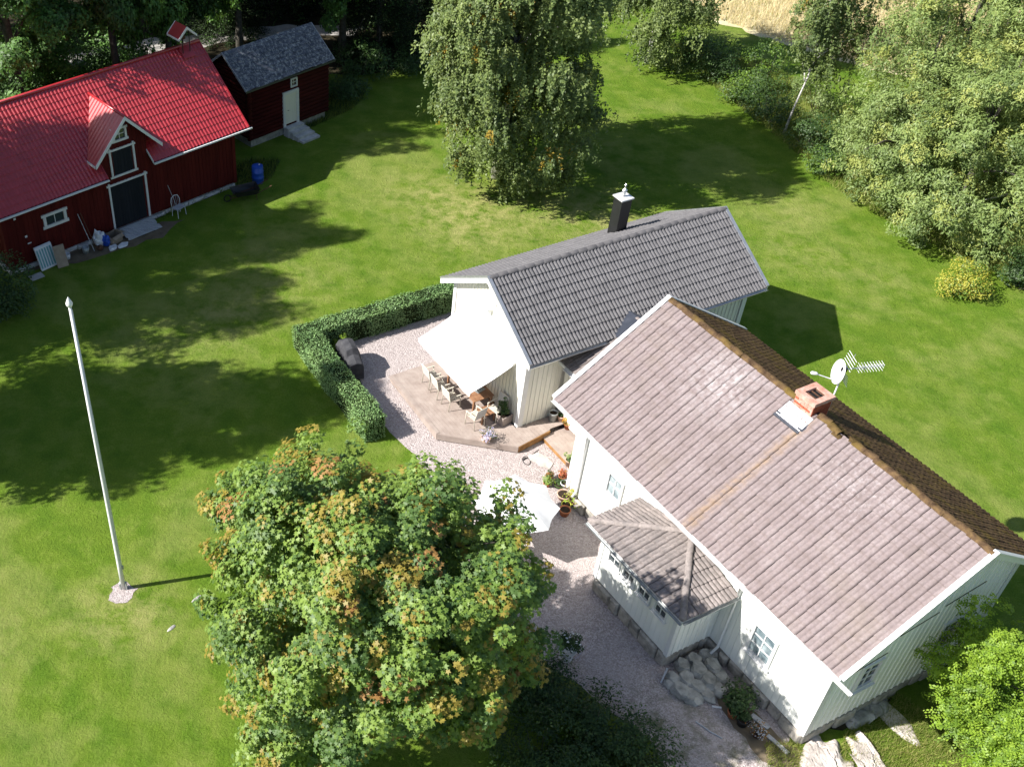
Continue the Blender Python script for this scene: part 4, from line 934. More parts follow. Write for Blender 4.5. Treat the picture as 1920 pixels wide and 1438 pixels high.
for a0_, a1_ in ((.0, 5.6), (7.96, L)): MB().slab([(a0_ + .02, -W_, HE - .05), (a1_ - .02, -W_, HE - .05), (a1_ - .02, -bw + .03, zb3(bw) - .05), (a0_ + .02, -bw + .03, zb3(bw) - .05)], (0, 0, -.05)).build('eave_boarding', 'falu', bo_)
MB().slab([(.02, W_, HE - .05), (L - .02, W_, HE - .05), (L - .02, 0, HR - .05), (.02, 0, HR - .05)], (0, 0, -.05)).build('roof_boarding', 'falu', bo_)
MB().slab([(.02, -bw + .04, zb3(bw) - .05), (L - .02, -bw + .04, zb3(bw) - .05), (L - .02, 0, HR - .05), (.02, 0, HR - .05)], (0, 0, -.05)).build('roof_boarding', 'falu', bo_)
MB().tube([(-.02, 0, HR + .03), (L + .02, 0, HR + .03)], .09, 10).build('ridge_cap', 'red_metal', bo_, True)
for sg in (1, -1):
    for x in (-.05, L + .0):
        MB().slab([(x, -sg * (W_ + .05), HE - .10), (x, -sg * (W_ + .05), HE + .06), (x, 0, HR + .09), (x, 0, HR - .08)], (.05, 0, 0)).build('verge_trim', 'red_metal', bo_)
for a0_, a1_ in ((-.05, 5.6), (7.96, L + .18)):
    BX('gutter_board', 'white_trim', bo_, a0_, a1_, -W_ - .12, -W_ - .03, HE - .10, HE - .035)
for x in (5.585, 7.945): MB().slab([(x, -W_ - .02, HE - .08), (x, -W_ - .02, HE + .05), (x, -3.12, zb3(3.12) + .06), (x, -3.12, zb3(3.12) - .06)], (.03, 0, 0)).build('cut_trim', 'red_metal' if x < 6 else 'white_trim', bo_)
# dormer roof
bv = (HR - dz1) / kk; bf = 3.60; bfoot = (HR - dz0) / kk
for sg in (-1, 1):
    af = dam + sg * (dam - 5.13); nrib = 15
    pts_r = lambda t: None
    mb = MB(); vs = []; fs = []; k2 = 0
    ridge_n = 26
    for i in range(ridge_n + 1):      # strips running down the dormer slope, cut off along the valley
        t = i / ridge_n; bb = bv + (bf - bv) * t
        bot = 1.0 if bb >= bfoot else (bb - bv) / (bfoot - bv)
        h = .014 if i % 2 else 0
        vs += [(dam, -bb, dz1 + .06 + h), (dam + (af - dam) * bot, -bb, dz1 + (dz0 - dz1) * bot + .06 + h)]
    fs = [(2 * i, 2 * i + 1, 2 * i + 3, 2 * i + 2) for i in range(ridge_n)]; mb.add(vs, fs)
    mb.add([(v_[0], v_[1], v_[2] - .05) for v_ in vs], [f[::-1] for f in fs]); mb.build('dormer_sheet', 'red_metal', bo_)
    MB().slab([(af - sg * .0, -bf - .01, dz0 - .10), (af, -bf - .01, dz0 + .07), (dam, -bf - .01, dz1 + .09), (dam, -bf - .01, dz1 - .09)], (0, -.04, 0)).build('dormer_barge_board', 'white_trim', bo_)
    MB().slab([(af + sg * .012, -bf, dz0 - .06), (af + sg * .012, -bf, dz0 + .06), (af + sg * .012, -bfoot, dz0 + .06), (af + sg * .012, -bfoot, dz0 - .06)], (sg * .03, 0, 0)).build('dormer_foot_board', 'white_trim', bo_)
    MB().beam((dam + sg * .05, -bv + .1, dz1 + .03), (af + sg * .1, -bfoot + .1, dz0 + .0), .26, .02).build('valley_flashing', 'red_metal', bo_)
MB().tube([(dam, -bv + .1, dz1 + .08), (dam, -bf - .02, dz1 + .08)], .06, 8).build('dormer_ridge', 'red_metal', bo_, True)
# bell turret on the ridge
bt = put('bell_turret', None, barn); bt.location = (12.4, -.05, 0); bt.rotation_euler = (0, 0, R(-90))
for x in (-.28, .28):
    for y in (-.2, .2): MB().tube([(x, y, 5.9), (x, y, 6.98)], .022, 6).build('post', 'black_steel', bt)
for sg in (-1, 1):
    MB().slab([(-.48, sg * .50, 6.72), (.48, sg * .50, 6.72), (.48, 0, 7.20), (-.48, 0, 7.20)], (0, 0, .04)).build('turret_roof', 'red_metal', bt)
    for x in (-.505, .465): MB().slab([(x, sg * .52, 6.66), (x, sg * .52, 6.77), (x, 0, 7.25), (x, 0, 7.12)], (.04, 0, 0)).build('turret_barge_board', 'white_trim', bt)
    BX('turret_eave', 'white_trim', bt, -.48, .48, sg * .50, sg * .53, 6.68, 6.76)
MB().lathe([(.0, .24), (.05, .23), (.10, .12), (.16, 0), (.14, 0), (0, .05)], 14, (0, 0, 6.55)).build('bell', 'rust', bt, True)
MB().slab([(12.15, -.05, HR + .06), (12.75, -.05, HR + .06), (12.75, -.55, zb3(.55) + .07), (12.15, -.55, zb3(.55) + .07)], (0, 0, .02)).build('turret_plate', 'red_metal', bo_)
for x, z in ((1.45, 1.55), (1.1, 2.55)): BX('wall_sign', 'plastic_white', barn, x, x + .10, -bw - .07, -bw - .05, z, z + .09)
BX('wall_sign', 'plastic_white', barn, 1.5, 1.68, -bw - .07, -bw - .05, 1.2, 1.25)

# ================================================================== storehouse with lichened slate roof
OC = (-5.7, 52.83); YC = R(42); L, W_, HE, HR = 5.9, 1.85, 3.3, 4.70; ca0, ca1, cw = .35, 5.55, 1.55; kk = (HR - HE) / W_
cab = thing('storehouse', 'small dark red log storehouse with grey lichen covered slate roof', 'shed', (OC[0], OC[1], 0), YC)
zc = lambda b_: HR - kk * abs(b_)
sec = [(-cw, .4), (cw, .4), (cw, zc(cw) - .1), (0, HR - .1), (-cw, zc(cw) - .1)]
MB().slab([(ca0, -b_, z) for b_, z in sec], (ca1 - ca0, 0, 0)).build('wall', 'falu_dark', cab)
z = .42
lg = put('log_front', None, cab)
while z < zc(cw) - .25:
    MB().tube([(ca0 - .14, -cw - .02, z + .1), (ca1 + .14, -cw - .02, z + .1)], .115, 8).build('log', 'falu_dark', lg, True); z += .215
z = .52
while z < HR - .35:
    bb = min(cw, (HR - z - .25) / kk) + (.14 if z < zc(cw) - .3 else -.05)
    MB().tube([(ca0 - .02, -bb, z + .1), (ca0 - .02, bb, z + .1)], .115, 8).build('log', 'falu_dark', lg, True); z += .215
cdx = 2.62
dr = put('door', None, cab)
for i in range(5): BX('plank', 'cream', dr, cdx + i * .152 + .003, cdx + (i + 1) * .152 - .003, -cw - .16, -cw - .13, .62, 2.22)
mb = MB(); mb.box(cdx - .15, cdx, -cw - .19, -cw - .10, .45, 2.38); mb.box(cdx + .76, cdx + .91, -cw - .19, -cw - .10, .45, 2.38); mb.box(cdx - .15, cdx + .91, -cw - .195, -cw - .10, 2.24, 2.40); mb.build('casing', 'white_trim', dr)
MB().tube([(cdx + .12, -cw - .19, 1.38), (cdx + .2, -cw - .2, 1.36)], .015, 6).build('handle', 'black_steel', dr)
window(cab, (cdx + .62, -cw - .13, 2.78), (1, 0), (0, -1), .30, .34, 2, 2, 'glass', .07, .05, sill=False)
st = put('steps', None, cab)
for i in range(4): BX('step', 'stone', st, cdx - .12 + .05 * i, cdx + 1.0 + .07 * i, -cw - .16 - .34 * (i + 1), -cw - .16 - .34 * i + .05, -.1, .50 - .13 * i)
BX('foundation', 'field_stone', cab, ca0 + .03, ca1 - .03, -cw + .02, cw - .02, -.1, .4)
cr_ = put('roof', None, cab)
for sg in (1, -1):
    pts = [(0, -W_, HE), (L, -W_, HE), (L, 0, HR), (0, 0, HR)] if sg > 0 else [(0, 0, HR), (L, 0, HR), (L, W_, HE), (0, W_, HE)]
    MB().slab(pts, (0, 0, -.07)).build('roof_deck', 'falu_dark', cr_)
    sl2 = math.hypot(W_, HR - HE); mb = MB(); rows = 9; cols = 20
    for r_ in range(rows):
        for c_ in range(-1, cols):
            x0 = max(0, (c_ + (.5 if r_ % 2 else 0)) * L / cols); x1 = min(L, (c_ + 1 + (.5 if r_ % 2 else 0)) * L / cols - .008)
            if x1 - x0 < .05: continue
            s0, s1 = r_ / rows, min(1.0, (r_ + 1.25) / rows); dz_ = random.uniform(0, .015); sk = random.uniform(-.01, .01)
            P = lambda x, s_, up: (x, -sg * (W_ + .05 - s_ * (W_ + .05)), HE - .02 + s_ * (HR - HE + .02) + up)
            mb.slab([P(x0, s0 + sk, .035 + dz_), P(x1, s0 + sk, .035 + dz_), P(x1, s1, .012), P(x0, s1, .012)], (0, 0, .016))
    o = mb.build('slates', 'slate', cr_); o['kind'] = 'stuff'
    BX('eave_board', 'dark_sheet', cr_, -.05, L + .05, -sg * (W_ + .06), -sg * (W_ + .02), HE - .10, HE - .01)
    for x in (-.03, L): MB().slab([(x, -sg * (W_ + .04), HE - .12), (x, -sg * (W_ + .04), HE + .02), (x, 0, HR + .03), (x, 0, HR - .10)], (.035, 0, 0)).build('barge_board', 'grey_wood', cr_)

# ================================================================== things along the barn
def at_barn(a_, b_, z=0): return B2W(a_, b_, z)
def barrel(loc, label):
    t = thing('barrel', label, 'barrel', loc, .4)
    MB().lathe([(.26, 0), (.285, .05), (.29, .28), (.305, .30), (.29, .32), (.29, .58), (.305, .60), (.29, .62), (.28, .84), (.26, .88), (.0, .88)], 20).build('body', 'blue', t, True)
    MB().lathe([(.27, .86), (.275, .90), (.25, .91), (0, .915)], 20).build('lid', 'blue', t); MB().lathe([(.04, .91), (.04, .94), (0, .94)], 10, (.12, .05, 0)).build('bung', 'plastic_white', t)
barrel((-3.83, 48.3, 0), 'upright blue plastic barrel beside the barn corner')
wbw = thing('wheelbarrow', 'black iron wheelbarrow lying in the shade by the barn corner', 'wheelbarrow', (-4.3, 46.7, 0), R(200))
MB().add([(-.45, -.32, .32), (.5, -.22, .28), (.5, .22, .28), (-.45, .32, .32), (-.6, -.42, .62), (.75, -.34, .58), (.75, .34, .58), (-.6, .42, .62)], [(0, 1, 2, 3), (0, 4, 5, 1), (1, 5, 6, 2), (2, 6, 7, 3), (3, 7, 4, 0)]).build('tray', 'black_steel', wbw)
for y in (-.3, .3): MB().tube([(-1.2, y * 1.1, .66), (-.5, y, .36), (.85, y * .25, .2)], .02, 6).build('handle', 'rust', wbw); MB().tube([(-.4, y, .36), (-.45, y * 1.05, 0)], .016, 6).build('leg', 'rust', wbw)
o = MB().tube([(math.cos(t) * .17 + .95, 0, .19 + math.sin(t) * .17) for t in np.linspace(0, 6.283, 17)], .03, 6).build('wheel', 'black_paint', wbw)
spin = thing('kicksled', 'old bent wood chair frame standing against the barn wall', 'chair', B2W(9.0, 3.55), YB + .2)
MB().tube([(-.26, 0, .42), (-.28, .02, .72), (-.2, .05, .92), (0, .06, .98), (.2, .05, .92), (.28, .02, .72), (.26, 0, .42)], .018, 6).build('bent_back', 'plastic_white', spin, True)
for x in (-.16, -.05, .06, .17): MB().tube([(x, -.0, .42), (x * 1.05, .05, .93)], .008, 5).build('spindle', 'grey_wood', spin)
for x in (-.24, .24):
    for y in (-.34, .02): MB().tube([(x * 1.1, y * 1.1, 0), (x, y, .42)], .016, 6).build('leg', 'plastic_white', spin)
BX('seat', 'grey_wood', spin, -.26, .26, -.36, .03, .41, .44)
rake = tag(MB().tube([B2W(9.2, 3.45, 0), B2W(8.85, 3.24, 1.45)], .014, 6).build('broom_handle', 'grey_wood'), 'thin wooden pole leaning on the barn wall behind the bent chair', 'pole')
mat = thing('mattress', 'striped teal and white mattress leaning on the barn wall', 'mattress', B2W(2.05, 3.46), YB + R(4))
MB().slab([(-.42, -.34, .02), (.42, -.34, .02), (.42, -.02, 1.0), (-.42, -.02, 1.0)], (0, .09, .03)).build('body', 'plastic_white', mat)
for i in range(6): MB().slab([(-.38 + .13 * i, -.345 + .32 * .1, .11), (-.31 + .13 * i, -.345 + .032, .11), (-.31 + .13 * i, -.345 + .32 * .9, .92), (-.38 + .13 * i, -.345 + .288, .92)], (0, -.012, 0)).build('stripe', 'teal', mat)
brd = tag(MB().slab([(-.25, -.38, .02), (.25, -.38, .02), (.25, -.06, .95), (-.25, -.06, .95)], (0, .03, .01)).build('board_sheet', 'card', None, False, B2W(2.62, 3.75), YB - R(8)), 'brown hardboard sheet leaning against the striped mattress', 'board')
def bucket(loc, label, mat_='plastic_white', r_=.15, h_=.26):
    t = thing('bucket', label, 'bucket', loc)
    MB().lathe([(r_ * .8, 0), (r_, h_), (r_ * .9, h_), (r_ * .72, .03), (0, .03)], 16).build('body', mat_, t, True)
    MB().tube([(r_ * math.cos(t_), 0, h_ + r_ * .5 * math.sin(t_)) for t_ in np.linspace(0, math.pi, 9)], .006, 5).build('handle', 'steel', t)
bucket(B2W(3.05, 3.62), 'white plastic bucket right of the leaning hardboard sheet')
bucket(B2W(3.95, 3.72), 'grey zinc bucket beside the leaning poles', 'grey_tin', .17, .3)
for i, (a_, mt, lb) in enumerate(((4.18, 'grey_wood', 'dark pole leaning on the barn wall left of the white sacks'), (4.32, 'rust', 'thin iron bar leaning on the barn wall beside the dark pole'))):
    tag(MB().tube([B2W(a_ + .12, 3.85, 0), B2W(a_ - .12, 3.27, 1.75)], .018, 6).build('pole', mt), lb, 'pole')
def sack(loc, rz, label, mat_, sx=.35, sy=.28, h_=.5, seed=0):
    rg = random.Random(seed); bm = bmesh.new(); bmesh.ops.create_icosphere(bm, subdivisions=3, radius=1)
    for v_ in bm.verts:
        c = v_.co; f = 1 + .16 * math.sin(5 * c.x + seed) * math.cos(4 * c.y + 2 * seed) + .10 * math.sin(9 * c.z + 3 * c.x + seed) + rg.uniform(-.03, .03)
        v_.co = Vector((c.x * sx * f, c.y * sy * f, max(0, (c.z * .5 + .42) * h_ * f)))
    me = bpy.data.meshes.new('sack'); bm.to_mesh(me); bm.free(); me.materials.append(M[mat_])
    return tag(put('sack', me, None, loc, rz), label, 'sack')
sack(B2W(4.72, 3.62), 0, 'white plastic sack heaped against the barn wall', 'plastic_white', .27, .24, .8, 1)
sack(B2W(4.98, 3.80), .4, 'bright blue plastic sack beside the white sack', 'blue', .18, .2, .62, 2)
sack(B2W(4.55, 3.95), .4, 'small red sack at the foot of the leaning poles', 'rust', .15, .14, .25, 6)
def carton(loc, rz, label, mat_, w_, d_, h_, tilt=0):
    t = thing('carton', label, 'carton', loc, rz)
    mb = MB(); mb.add([(-w_, -d_, 0), (w_, -d_, 0), (w_, d_, 0), (-w_, d_, 0), (-w_, -d_, h_), (w_, -d_, h_), (w_, d_, h_), (-w_, d_, h_)], [(0, 1, 2, 3), (0, 1, 5, 4), (1, 2, 6, 5), (2, 3, 7, 6), (3, 0, 4, 7)]); mb.build('body', mat_, t)
    for q in ([(-w_, -d_, h_), (w_, -d_, h_), (w_ * .9, -d_ * 1.7, h_ * .8), (-w_ * .9, -d_ * 1.7, h_ * .8)], [(-w_, d_, h_), (w_, d_, h_), (w_ * .9, d_ * .3, h_ * 1.15), (-w_ * .9, d_ * .3, h_ * 1.15)], [(w_, -d_, h_), (w_, d_, h_), (w_ * 1.7, d_ * .8, h_ * .75), (w_ * 1.7, -d_ * .8, h_ * .75)]):
        MB().slab(q, (0, 0, .008)).build('flap', mat_, t)
carton(B2W(5.42, 3.72), YB + .25, 'open brown cardboard box by the barn door', 'card', .32, .25, .40)
sack(B2W(5.05, 4.22), YB + .6, 'flat white plastic bag lying in front of the blue sack', 'plastic_white', .26, .17, .14, 8)
sack(B2W(5.5, 4.33), YB + .1, 'flat white plastic bag lying in front of the cardboard box', 'plastic_white', .28, .17, .12, 9)
tag(MB().slab([(-.3, -.2, .02), (.3, -.22, .02), (.32, .2, .02), (-.28, .22, .02)], (0, 0, .03)).build('paving_slab', 'conc', None, False, B2W(1.25, 4.05), YB), 'grey paving slab on the grass at the barn corner', 'slab')

# ================================================================== flagpole
fp = thing('flagpole', 'tall tapered white flagpole standing on the lawn', 'flagpole', (-6.66, 22.30, 0))
MB().tube([(0, 0, 0), (0, 0, 1.2), (0, 0, 6), (0, 0, 11.0)], [.078, .074, .06, .04], 14).build('pole', 'white_trim', fp, True)
MB().lathe([(.03, 10.98), (.06, 11.0), (.085, 11.05), (.09, 11.10), (.06, 11.17), (.03, 11.24), (0, 11.30)], 14).build('knob', 'white_trim', fp, True)
MB().tube([(.085, 0, 1.0), (.07, .0, 6), (.05, 0, 10.9)], .005, 4).build('halyard', 'plastic_white', fp)
BX('cleat', 'grey_tin', fp, .07, .12, -.02, .02, .95, 1.1)
MB().box(-.12, -.07, -.06, .06, 0, .28).box(.07, .12, -.06, .06, 0, .28).build('footing', 'conc', fp)

# ================================================================== rocks
def rock(loc, sx, sy, sz, label, seed, mat_='rock', group=None, cat='rock', sub=4, sharp=.16, sink=.35, rz=0, rnd=False):
    bm = bmesh.new(); bmesh.ops.create_icosphere(bm, subdivisions=sub, radius=1); rg = np.random.default_rng(seed); K = rg.normal(size=(9, 3)) * np.array([1.2, 1.2, 1.5]); ph = rg.uniform(0, 6.28, 9); pl = unit(rg.normal(size=(7, 3)) + [0, 0, .3]); pd = rg.uniform(.62, .92, 7)
    for v_ in bm.verts:
        p = np.array(v_.co)
        for n_, d_ in zip(pl, pd):
            t = p @ n_
            if t > d_: p = p - n_ * (t - d_) * .85
        f = 1 + sharp * .5 * np.sin(K @ p * 1.7 + ph).mean() * 2 + .05 * sharp * np.sin(K @ p * 6 + ph).sum() * .5
        p = p * f; v_.co = Vector((p[0] * sx, p[1] * sy, (p[2] + sink) * sz))
    me = bpy.data.meshes.new('rock'); bm.to_mesh(me); bm.free(); me.materials.append(M[mat_]); me.polygons.foreach_set('use_smooth', [sub > 3] * len(me.polygons))
    return tag(put('rock', me, None, loc, rz), label, cat, group)
def outcrop(x0, x1, y0, y1, hmax, label, seed, n_=60, rz=0, mt='rock'):
    rg = np.random.default_rng(seed); K = rg.normal(size=(10, 2)) * np.array([2.2, 2.2]); ph = rg.uniform(0, 6.28, 10); mb = MB(); vs = []; fs = []
    cl = rg.uniform(-1, 1, (9, 2)); ch_ = rg.uniform(.45, 1, 9)
    for i in range(n_):
        for j in range(n_):
            u_, v2 = 2 * i / (n_ - 1) - 1, 2 * j / (n_ - 1) - 1; p = np.array([u_, v2])
            wob = .12 * np.sin(K[:3] @ p * 1.5 + ph[:3]).sum(); r_ = math.hypot(u_, v2) + wob
            d_ = np.sort(np.hypot(*(cl - p - .06 * np.sin(K[3:5] @ p * 3 + ph[3:5])).T)); crack = min(1, (d_[1] - d_[0]) / .05)      # joints between slabs
            k_ = int(np.argmin(np.hypot(*(cl - p).T)))
            h_ = min(1.0, max(0.0, (1 - r_) * 3.2)) ** .6 * (.45 + .55 * ch_[k_] + .18 * (u_ * cl[k_, 1] + v2 * cl[k_, 0])) * (.55 + .45 * min(1, crack * 1.8)) + .05 * np.sin(K @ p * 3.2 + ph).mean() + rg.normal() * .025
            vs.append(((x1 - x0) / 2 * u_, (y1 - y0) / 2 * v2, hmax * h_ - .04))
    for i in range(n_ - 1):
        for j in range(n_ - 1): k = i * n_ + j; fs.append((k, k + n_, k + n_ + 1, k + 1))
    mb.add(vs, fs); return tag(mb.build('bedrock', mt, None, True, ((x0 + x1) / 2, (y0 + y1) / 2, 0), rz), label, 'rock')
outcrop(13.0, 14.6, 14.7, 17.1, .20, 'large pale cracked bedrock at the near corner of the house', 3, rz=.15)
outcrop(14.5, 15.4, 15.4, 17.2, .18, 'pale bedrock slab right of the large bedrock', 8, rz=.2)
outcrop(15.9, 16.6, 16.6, 18.4, .10, 'narrow pale rock in the grass by the bright green tree', 15, rz=.35)
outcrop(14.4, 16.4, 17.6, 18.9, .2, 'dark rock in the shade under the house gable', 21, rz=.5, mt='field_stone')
sheet('gable_shade_soil', [(13.55, 17.35), (14.6, 17.3), (16.2, 18.2), (18.2, 20.4), (20.2, 23.6), (19.6, 24.2), (16.5, 21.5)], .008, 'forest_floor', .12, 6)  # soil sheet coloured near-black to stand in for the shade under the gable
rock((-4.3, 21.9, 0), .2, .06, .03, 'small white stone in the lawn right of the flagpole shadow', 5, 'field_stone', rz=.8, sink=.1)
rock((-4.95, 20.75, 0), .18, .06, .03, 'small white stone in the lawn below the flagpole shadow', 6, 'field_stone', rz=.9, sink=.1)
# heap of stones in the angle of the porch: real offsets along the house front
def M2W(a_, b_, z=0): return (OM[0] + a_ * DM[0] + b_ * NM[0], OM[1] + a_ * DM[1] + b_ * NM[1], z)
k = 0
words = ['against the porch', 'at the top of the heap', 'in the middle of the heap', 'at the foot of the heap', 'beside the downpipe', 'at the outer end of the heap']
for i, (a_, b_, sx, sz) in enumerate([(8.05, 4.45, .24, .3), (8.05, 4.05, .25, .36), (8.1, 3.65, .22, .38), (8.45, 4.65, .27, .26), (8.42, 4.2, .26, .40), (8.5, 3.75, .27, .42), (8.8, 4.55, .24, .30), (8.8, 4.15, .26, .36), (8.85, 3.75, .25, .34),
                                      (8.25, 4.95, .22, .2), (8.65, 5.05, .28, .24), (9.1, 4.45, .25, .22), (9.15, 4.05, .23, .26), (9.2, 3.68, .2, .2), (8.95, 4.9, .3, .22), (8.15, 3.42, .18, .3), (8.35, 5.15, .18, .16)]):
    w_ = ['lowest grey stone of the heap, against the porch wall', 'grey stone of the heap touching the porch wall midway', 'grey stone in the corner between porch and house wall', 'flat grey stone at the outer porch corner', 'large grey stone in the middle of the heap', 'topmost grey stone of the heap beside the downpipe', 'flat square stone on the outer side of the heap', 'square stone in the centre of the lower heap', 'stone below the downpipe foot', 'small stone beside the wooden stick', 'blunt stone at the outer edge of the heap', 'stone on the side of the heap facing the pots', 'stone between the heap and the potted plants', 'small stone against the house foundation by the heap', 'broad flat stone at the outer end of the heap', 'small stone wedged behind the heap at the house wall', 'smallest stone at the outer tip of the heap'][i]
    q = random.Random(i * 7 + 3); mb = MB(); vs = []
    for zz in (0, .5, 1):
        for t in range(7):
            an = t * 2 * math.pi / 7 + q.uniform(-.25, .25); rr = (1.0 if zz < .9 else .82) * q.uniform(.85, 1.12) * (1.12 if zz == .5 else 1)
            vs.append((math.cos(an) * rr * sx * 1.15, math.sin(an) * rr * sx * .9, zz * sz * 1.05 + q.uniform(-.03, .03)))
    fs = [(7 * l_ + t, 7 * l_ + (t + 1) % 7, 7 * l_ + 7 + (t + 1) % 7, 7 * l_ + 7 + t) for l_ in (0, 1) for t in range(7)] + [tuple(range(14, 21)), tuple(range(7))[::-1]]
    tag(mb.add(vs, fs).build('stone', 'field_stone', None, False, M2W(a_, b_, -.02), R(-62) + q.uniform(-.6, .6)), w_, 'stone', 'stones heaped beside the porch')
tag(MB().beam(M2W(7.95, 5.0, .30), M2W(8.15, 5.35, .04), .05, .05).build('offcut', 'grey_wood'), 'short grey wooden stick leaning by the porch corner', 'stick')
tag(MB().beam(M2W(9.45, 4.55, .03), M2W(9.62, 4.35, .05), .05, .03).build('white_stake', 'plastic_white'), 'small white stake on the gravel beside the stone heap', 'stick')
tag(MB().tube([(10.43, 17.55, .02), (10.75, 17.22, .025), (11.05, 17.0, .02)], .022, 6).build('plank_stick', 'grey_wood'), 'long pale stick lying on the shaded gravel', 'stick')

# ================================================================== pots and plants
def pot(loc, r_, h_, label, mat_='terra', plant=None, seed=0, cat='flower pot', group=None):
    t = thing('flower_pot', label, cat, loc, 0, group)
    MB().lathe([(r_ * .68, 0), (r_ * .92, h_ * .82), (r_, h_ * .83), (r_ * 1.02, h_), (r_ * .88, h_), (r_ * .84, h_ * .86), (0, h_ * .86)], 20).build('pot', mat_, t, True)
    MB().lathe([(r_ * .85, h_ * .865), (r_ * .5, h_ * .89), (0, h_ * .9)], 16).build('earth', 'soil', t)
    if plant:
        mats, n_, rr, hh, ls = plant; rng = np.random.default_rng(seed + 100)
        me, cc = crown_mesh('plant', (0, 0, h_ + hh * .4), (rr, rr, hh * .6), max(9, n_ // 24), 30, rr * .6, ls, mats, [1 / len(mats)] * len(mats), T_LEAF, 'round', rng, inner=.3, bottom=.7)
        put('plant', me, t)
        mb = MB()
        for i in range(5): mb.tube([(0, 0, h_ * .8), tuple(cc[i % len(cc)])], .008, 4)
        mb.build('stem', 'shrub_g', t)
    return t
pot((8.42, 27.95, LZ), .16, .28, 'small plant pot with grey green leaves at the house corner', 'pale_terra', (['sal_l', 'shrub_g'], 260, .22, .35, .07), 1)
pot((7.62, 27.35, 0), .13, .2, 'terracotta pot with red leaves at the left of the pot group', 'terra', (['maple_r', 'shrub_g'], 120, .13, .2, .06), 2)
pot((7.52, 27.05, 0), .14, .16, 'terracotta pot with light green plant beside the parasol edge', 'terra', (['rowan_l', 'sal_l'], 200, .2, .25, .07), 3)
pot((7.95, 27.0, 0), .2, .16, 'wide shallow green bowl behind the white pot', 'shrub_g', (['shrub_g', 'ivy'], 140, .18, .1, .05), 4)
pot((8.10, 27.32, 0), .15, .24, 'dark terracotta pot with reddish plant next to the wall', 'terra', (['maple_r', 'brick'], 120, .15, .25, .06), 5)
pot((8.12, 26.95, 0), .16, .26, 'white glazed pot in the pot group', 'plastic_white', None, 6)
pot((8.32, 26.98, 0), .14, .22, 'plain terracotta pot between white pot and house wall', 'terra', None, 7)
pot((8.02, 26.42, 0), .26, .24, 'large pale pink terracotta pot in the middle of the group', 'pale_terra', None, 8)
pot((8.42, 26.2, 0), .30, .26, 'big dark bowl planted with yellow and red flowers beside the wall', 'rust', (['rowan_l', 'shrub_y', 'maple_o'], 620, .36, .5, .08), 9)
pot((8.02, 25.98, 0), .17, .2, 'yellow green glazed pot in front of the flower bowl', 'lime', None, 10)
pot((7.92, 25.66, 0), .20, .27, 'terracotta pot of dark soil nearest the parasol shadow', 'terra', None, 11)
pot((8.62, 25.95, 0), .16, .12, 'low dark saucer pot behind the flower bowl', 'rust', (['ivy', 'shrub_g'], 120, .16, .15, .05), 12)
pot((*E2W(1.66, 2.72)[:2], DZ), .17, .42, 'dark zinc milk can at the annexe wall', 'grey_tin', None, 13, 'can')
pot((*E2W(1.98, 2.85)[:2], DZ), .19, .26, 'yellowish wicker basket next to the zinc can', 'pale_terra', (['shrub_g', 'ivy'], 60, .12, .1, .05), 14, 'basket')
pot((*E2W(2.05, 3.18)[:2], LZ), .16, .24, 'pot with orange flowers on the deck', 'terra', (['flower_o', 'maple_o'], 330, .18, .28, .07), 15)
pot((*E2W(2.25, 2.95)[:2], DZ), .12, .24, 'pot with upright green leaves behind the orange flowers', 'grey_tin', (['rowan_l', 'shrub_g'], 160, .14, .45, .1), 16)
pot((*E2W(2.55, 3.35)[:2], LZ), .13, .18, 'pot with white flowers under the roof eave on the deck', 'pale_terra', (['flower_w', 'shrub_g'], 160, .17, .2, .05), 17)
pl_ = thing('planter_box', 'square wooden planter with tall green plant at the annexe corner', 'planter', E2W(.02, 1.95, DZ), YE + .15)
mb = MB(); mb.box(-.24, .24, -.2, -.17, 0, .36); mb.box(-.24, .24, .17, .2, 0, .36); mb.box(-.24, -.21, -.17, .17, 0, .36); mb.box(.21, .24, -.17, .17, 0, .36); mb.build('box', 'deck', pl_)
BX('earth', 'soil', pl_, -.21, .21, -.17, .17, .02, .31)
rng = np.random.default_rng(5); me, cc = crown_mesh('plant', (0, .05, .75), (.22, .22, .5), 22, 22, .1, .11, ['shrub_g', 'ivy'], [.6, .4], T_LONG, 'round', rng); put('plant', me, pl_)
bx_ = thing('flower_box', 'small pot of pink and grey flowers at the edge of the raised deck', 'planter', E2W(-1.15, 2.55, DZ))
MB().lathe([(.14, 0), (.2, .2), (.17, .2), (.15, .16), (0, .16)], 16).build('pot', 'pale_terra', bx_)
me, cc = crown_mesh('plant', (0, 0, .32), (.24, .24, .18), 16, 26, .15, .06, ['shrub_g', 'flower_p'], [.6, .4], T_LEAF, 'round', rng); put('plant', me, bx_)
# by the front wall, bottom
pot(M2W(9.95, 4.25), .17, .26, 'terracotta pot with drooping green plant by the front wall', 'terra', (['shrub_g', 'ivy'], 200, .2, .3, .09), 21)
pot(M2W(9.75, 3.95), .2, .2, 'bushy dark green potted plant between stone heap and terracotta pot', 'rust', (['ivy', 'shrub_g'], 700, .42, .6, .10), 22)
pot(M2W(10.28, 4.18), .2, .28, 'black plastic pot next to the terracotta pot by the front wall', 'black_paint', (['ivy'], 90, .16, .15, .07), 23)
pot(M2W(10.75, 4.05), .2, .2, 'pot with withered reddish twigs by the front wall', 'rust', (['maple_r', 'bark', 'grey_wood'], 260, .28, .3, .06), 24)
tag(MB().beam(M2W(10.2, 3.75, .06), M2W(10.75, 3.62, .05), .16, .05).build('plank_offcut', 'grey_wood'), 'grey plank lying along the foundation behind the pots', 'plank')
tag(MB().beam(M2W(10.9, 3.8, .03), M2W(11.6, 3.7, .03), .12, .04).build('plank_offcut', 'grey_wood'), 'weathered plank on the ground toward the house corner', 'plank')
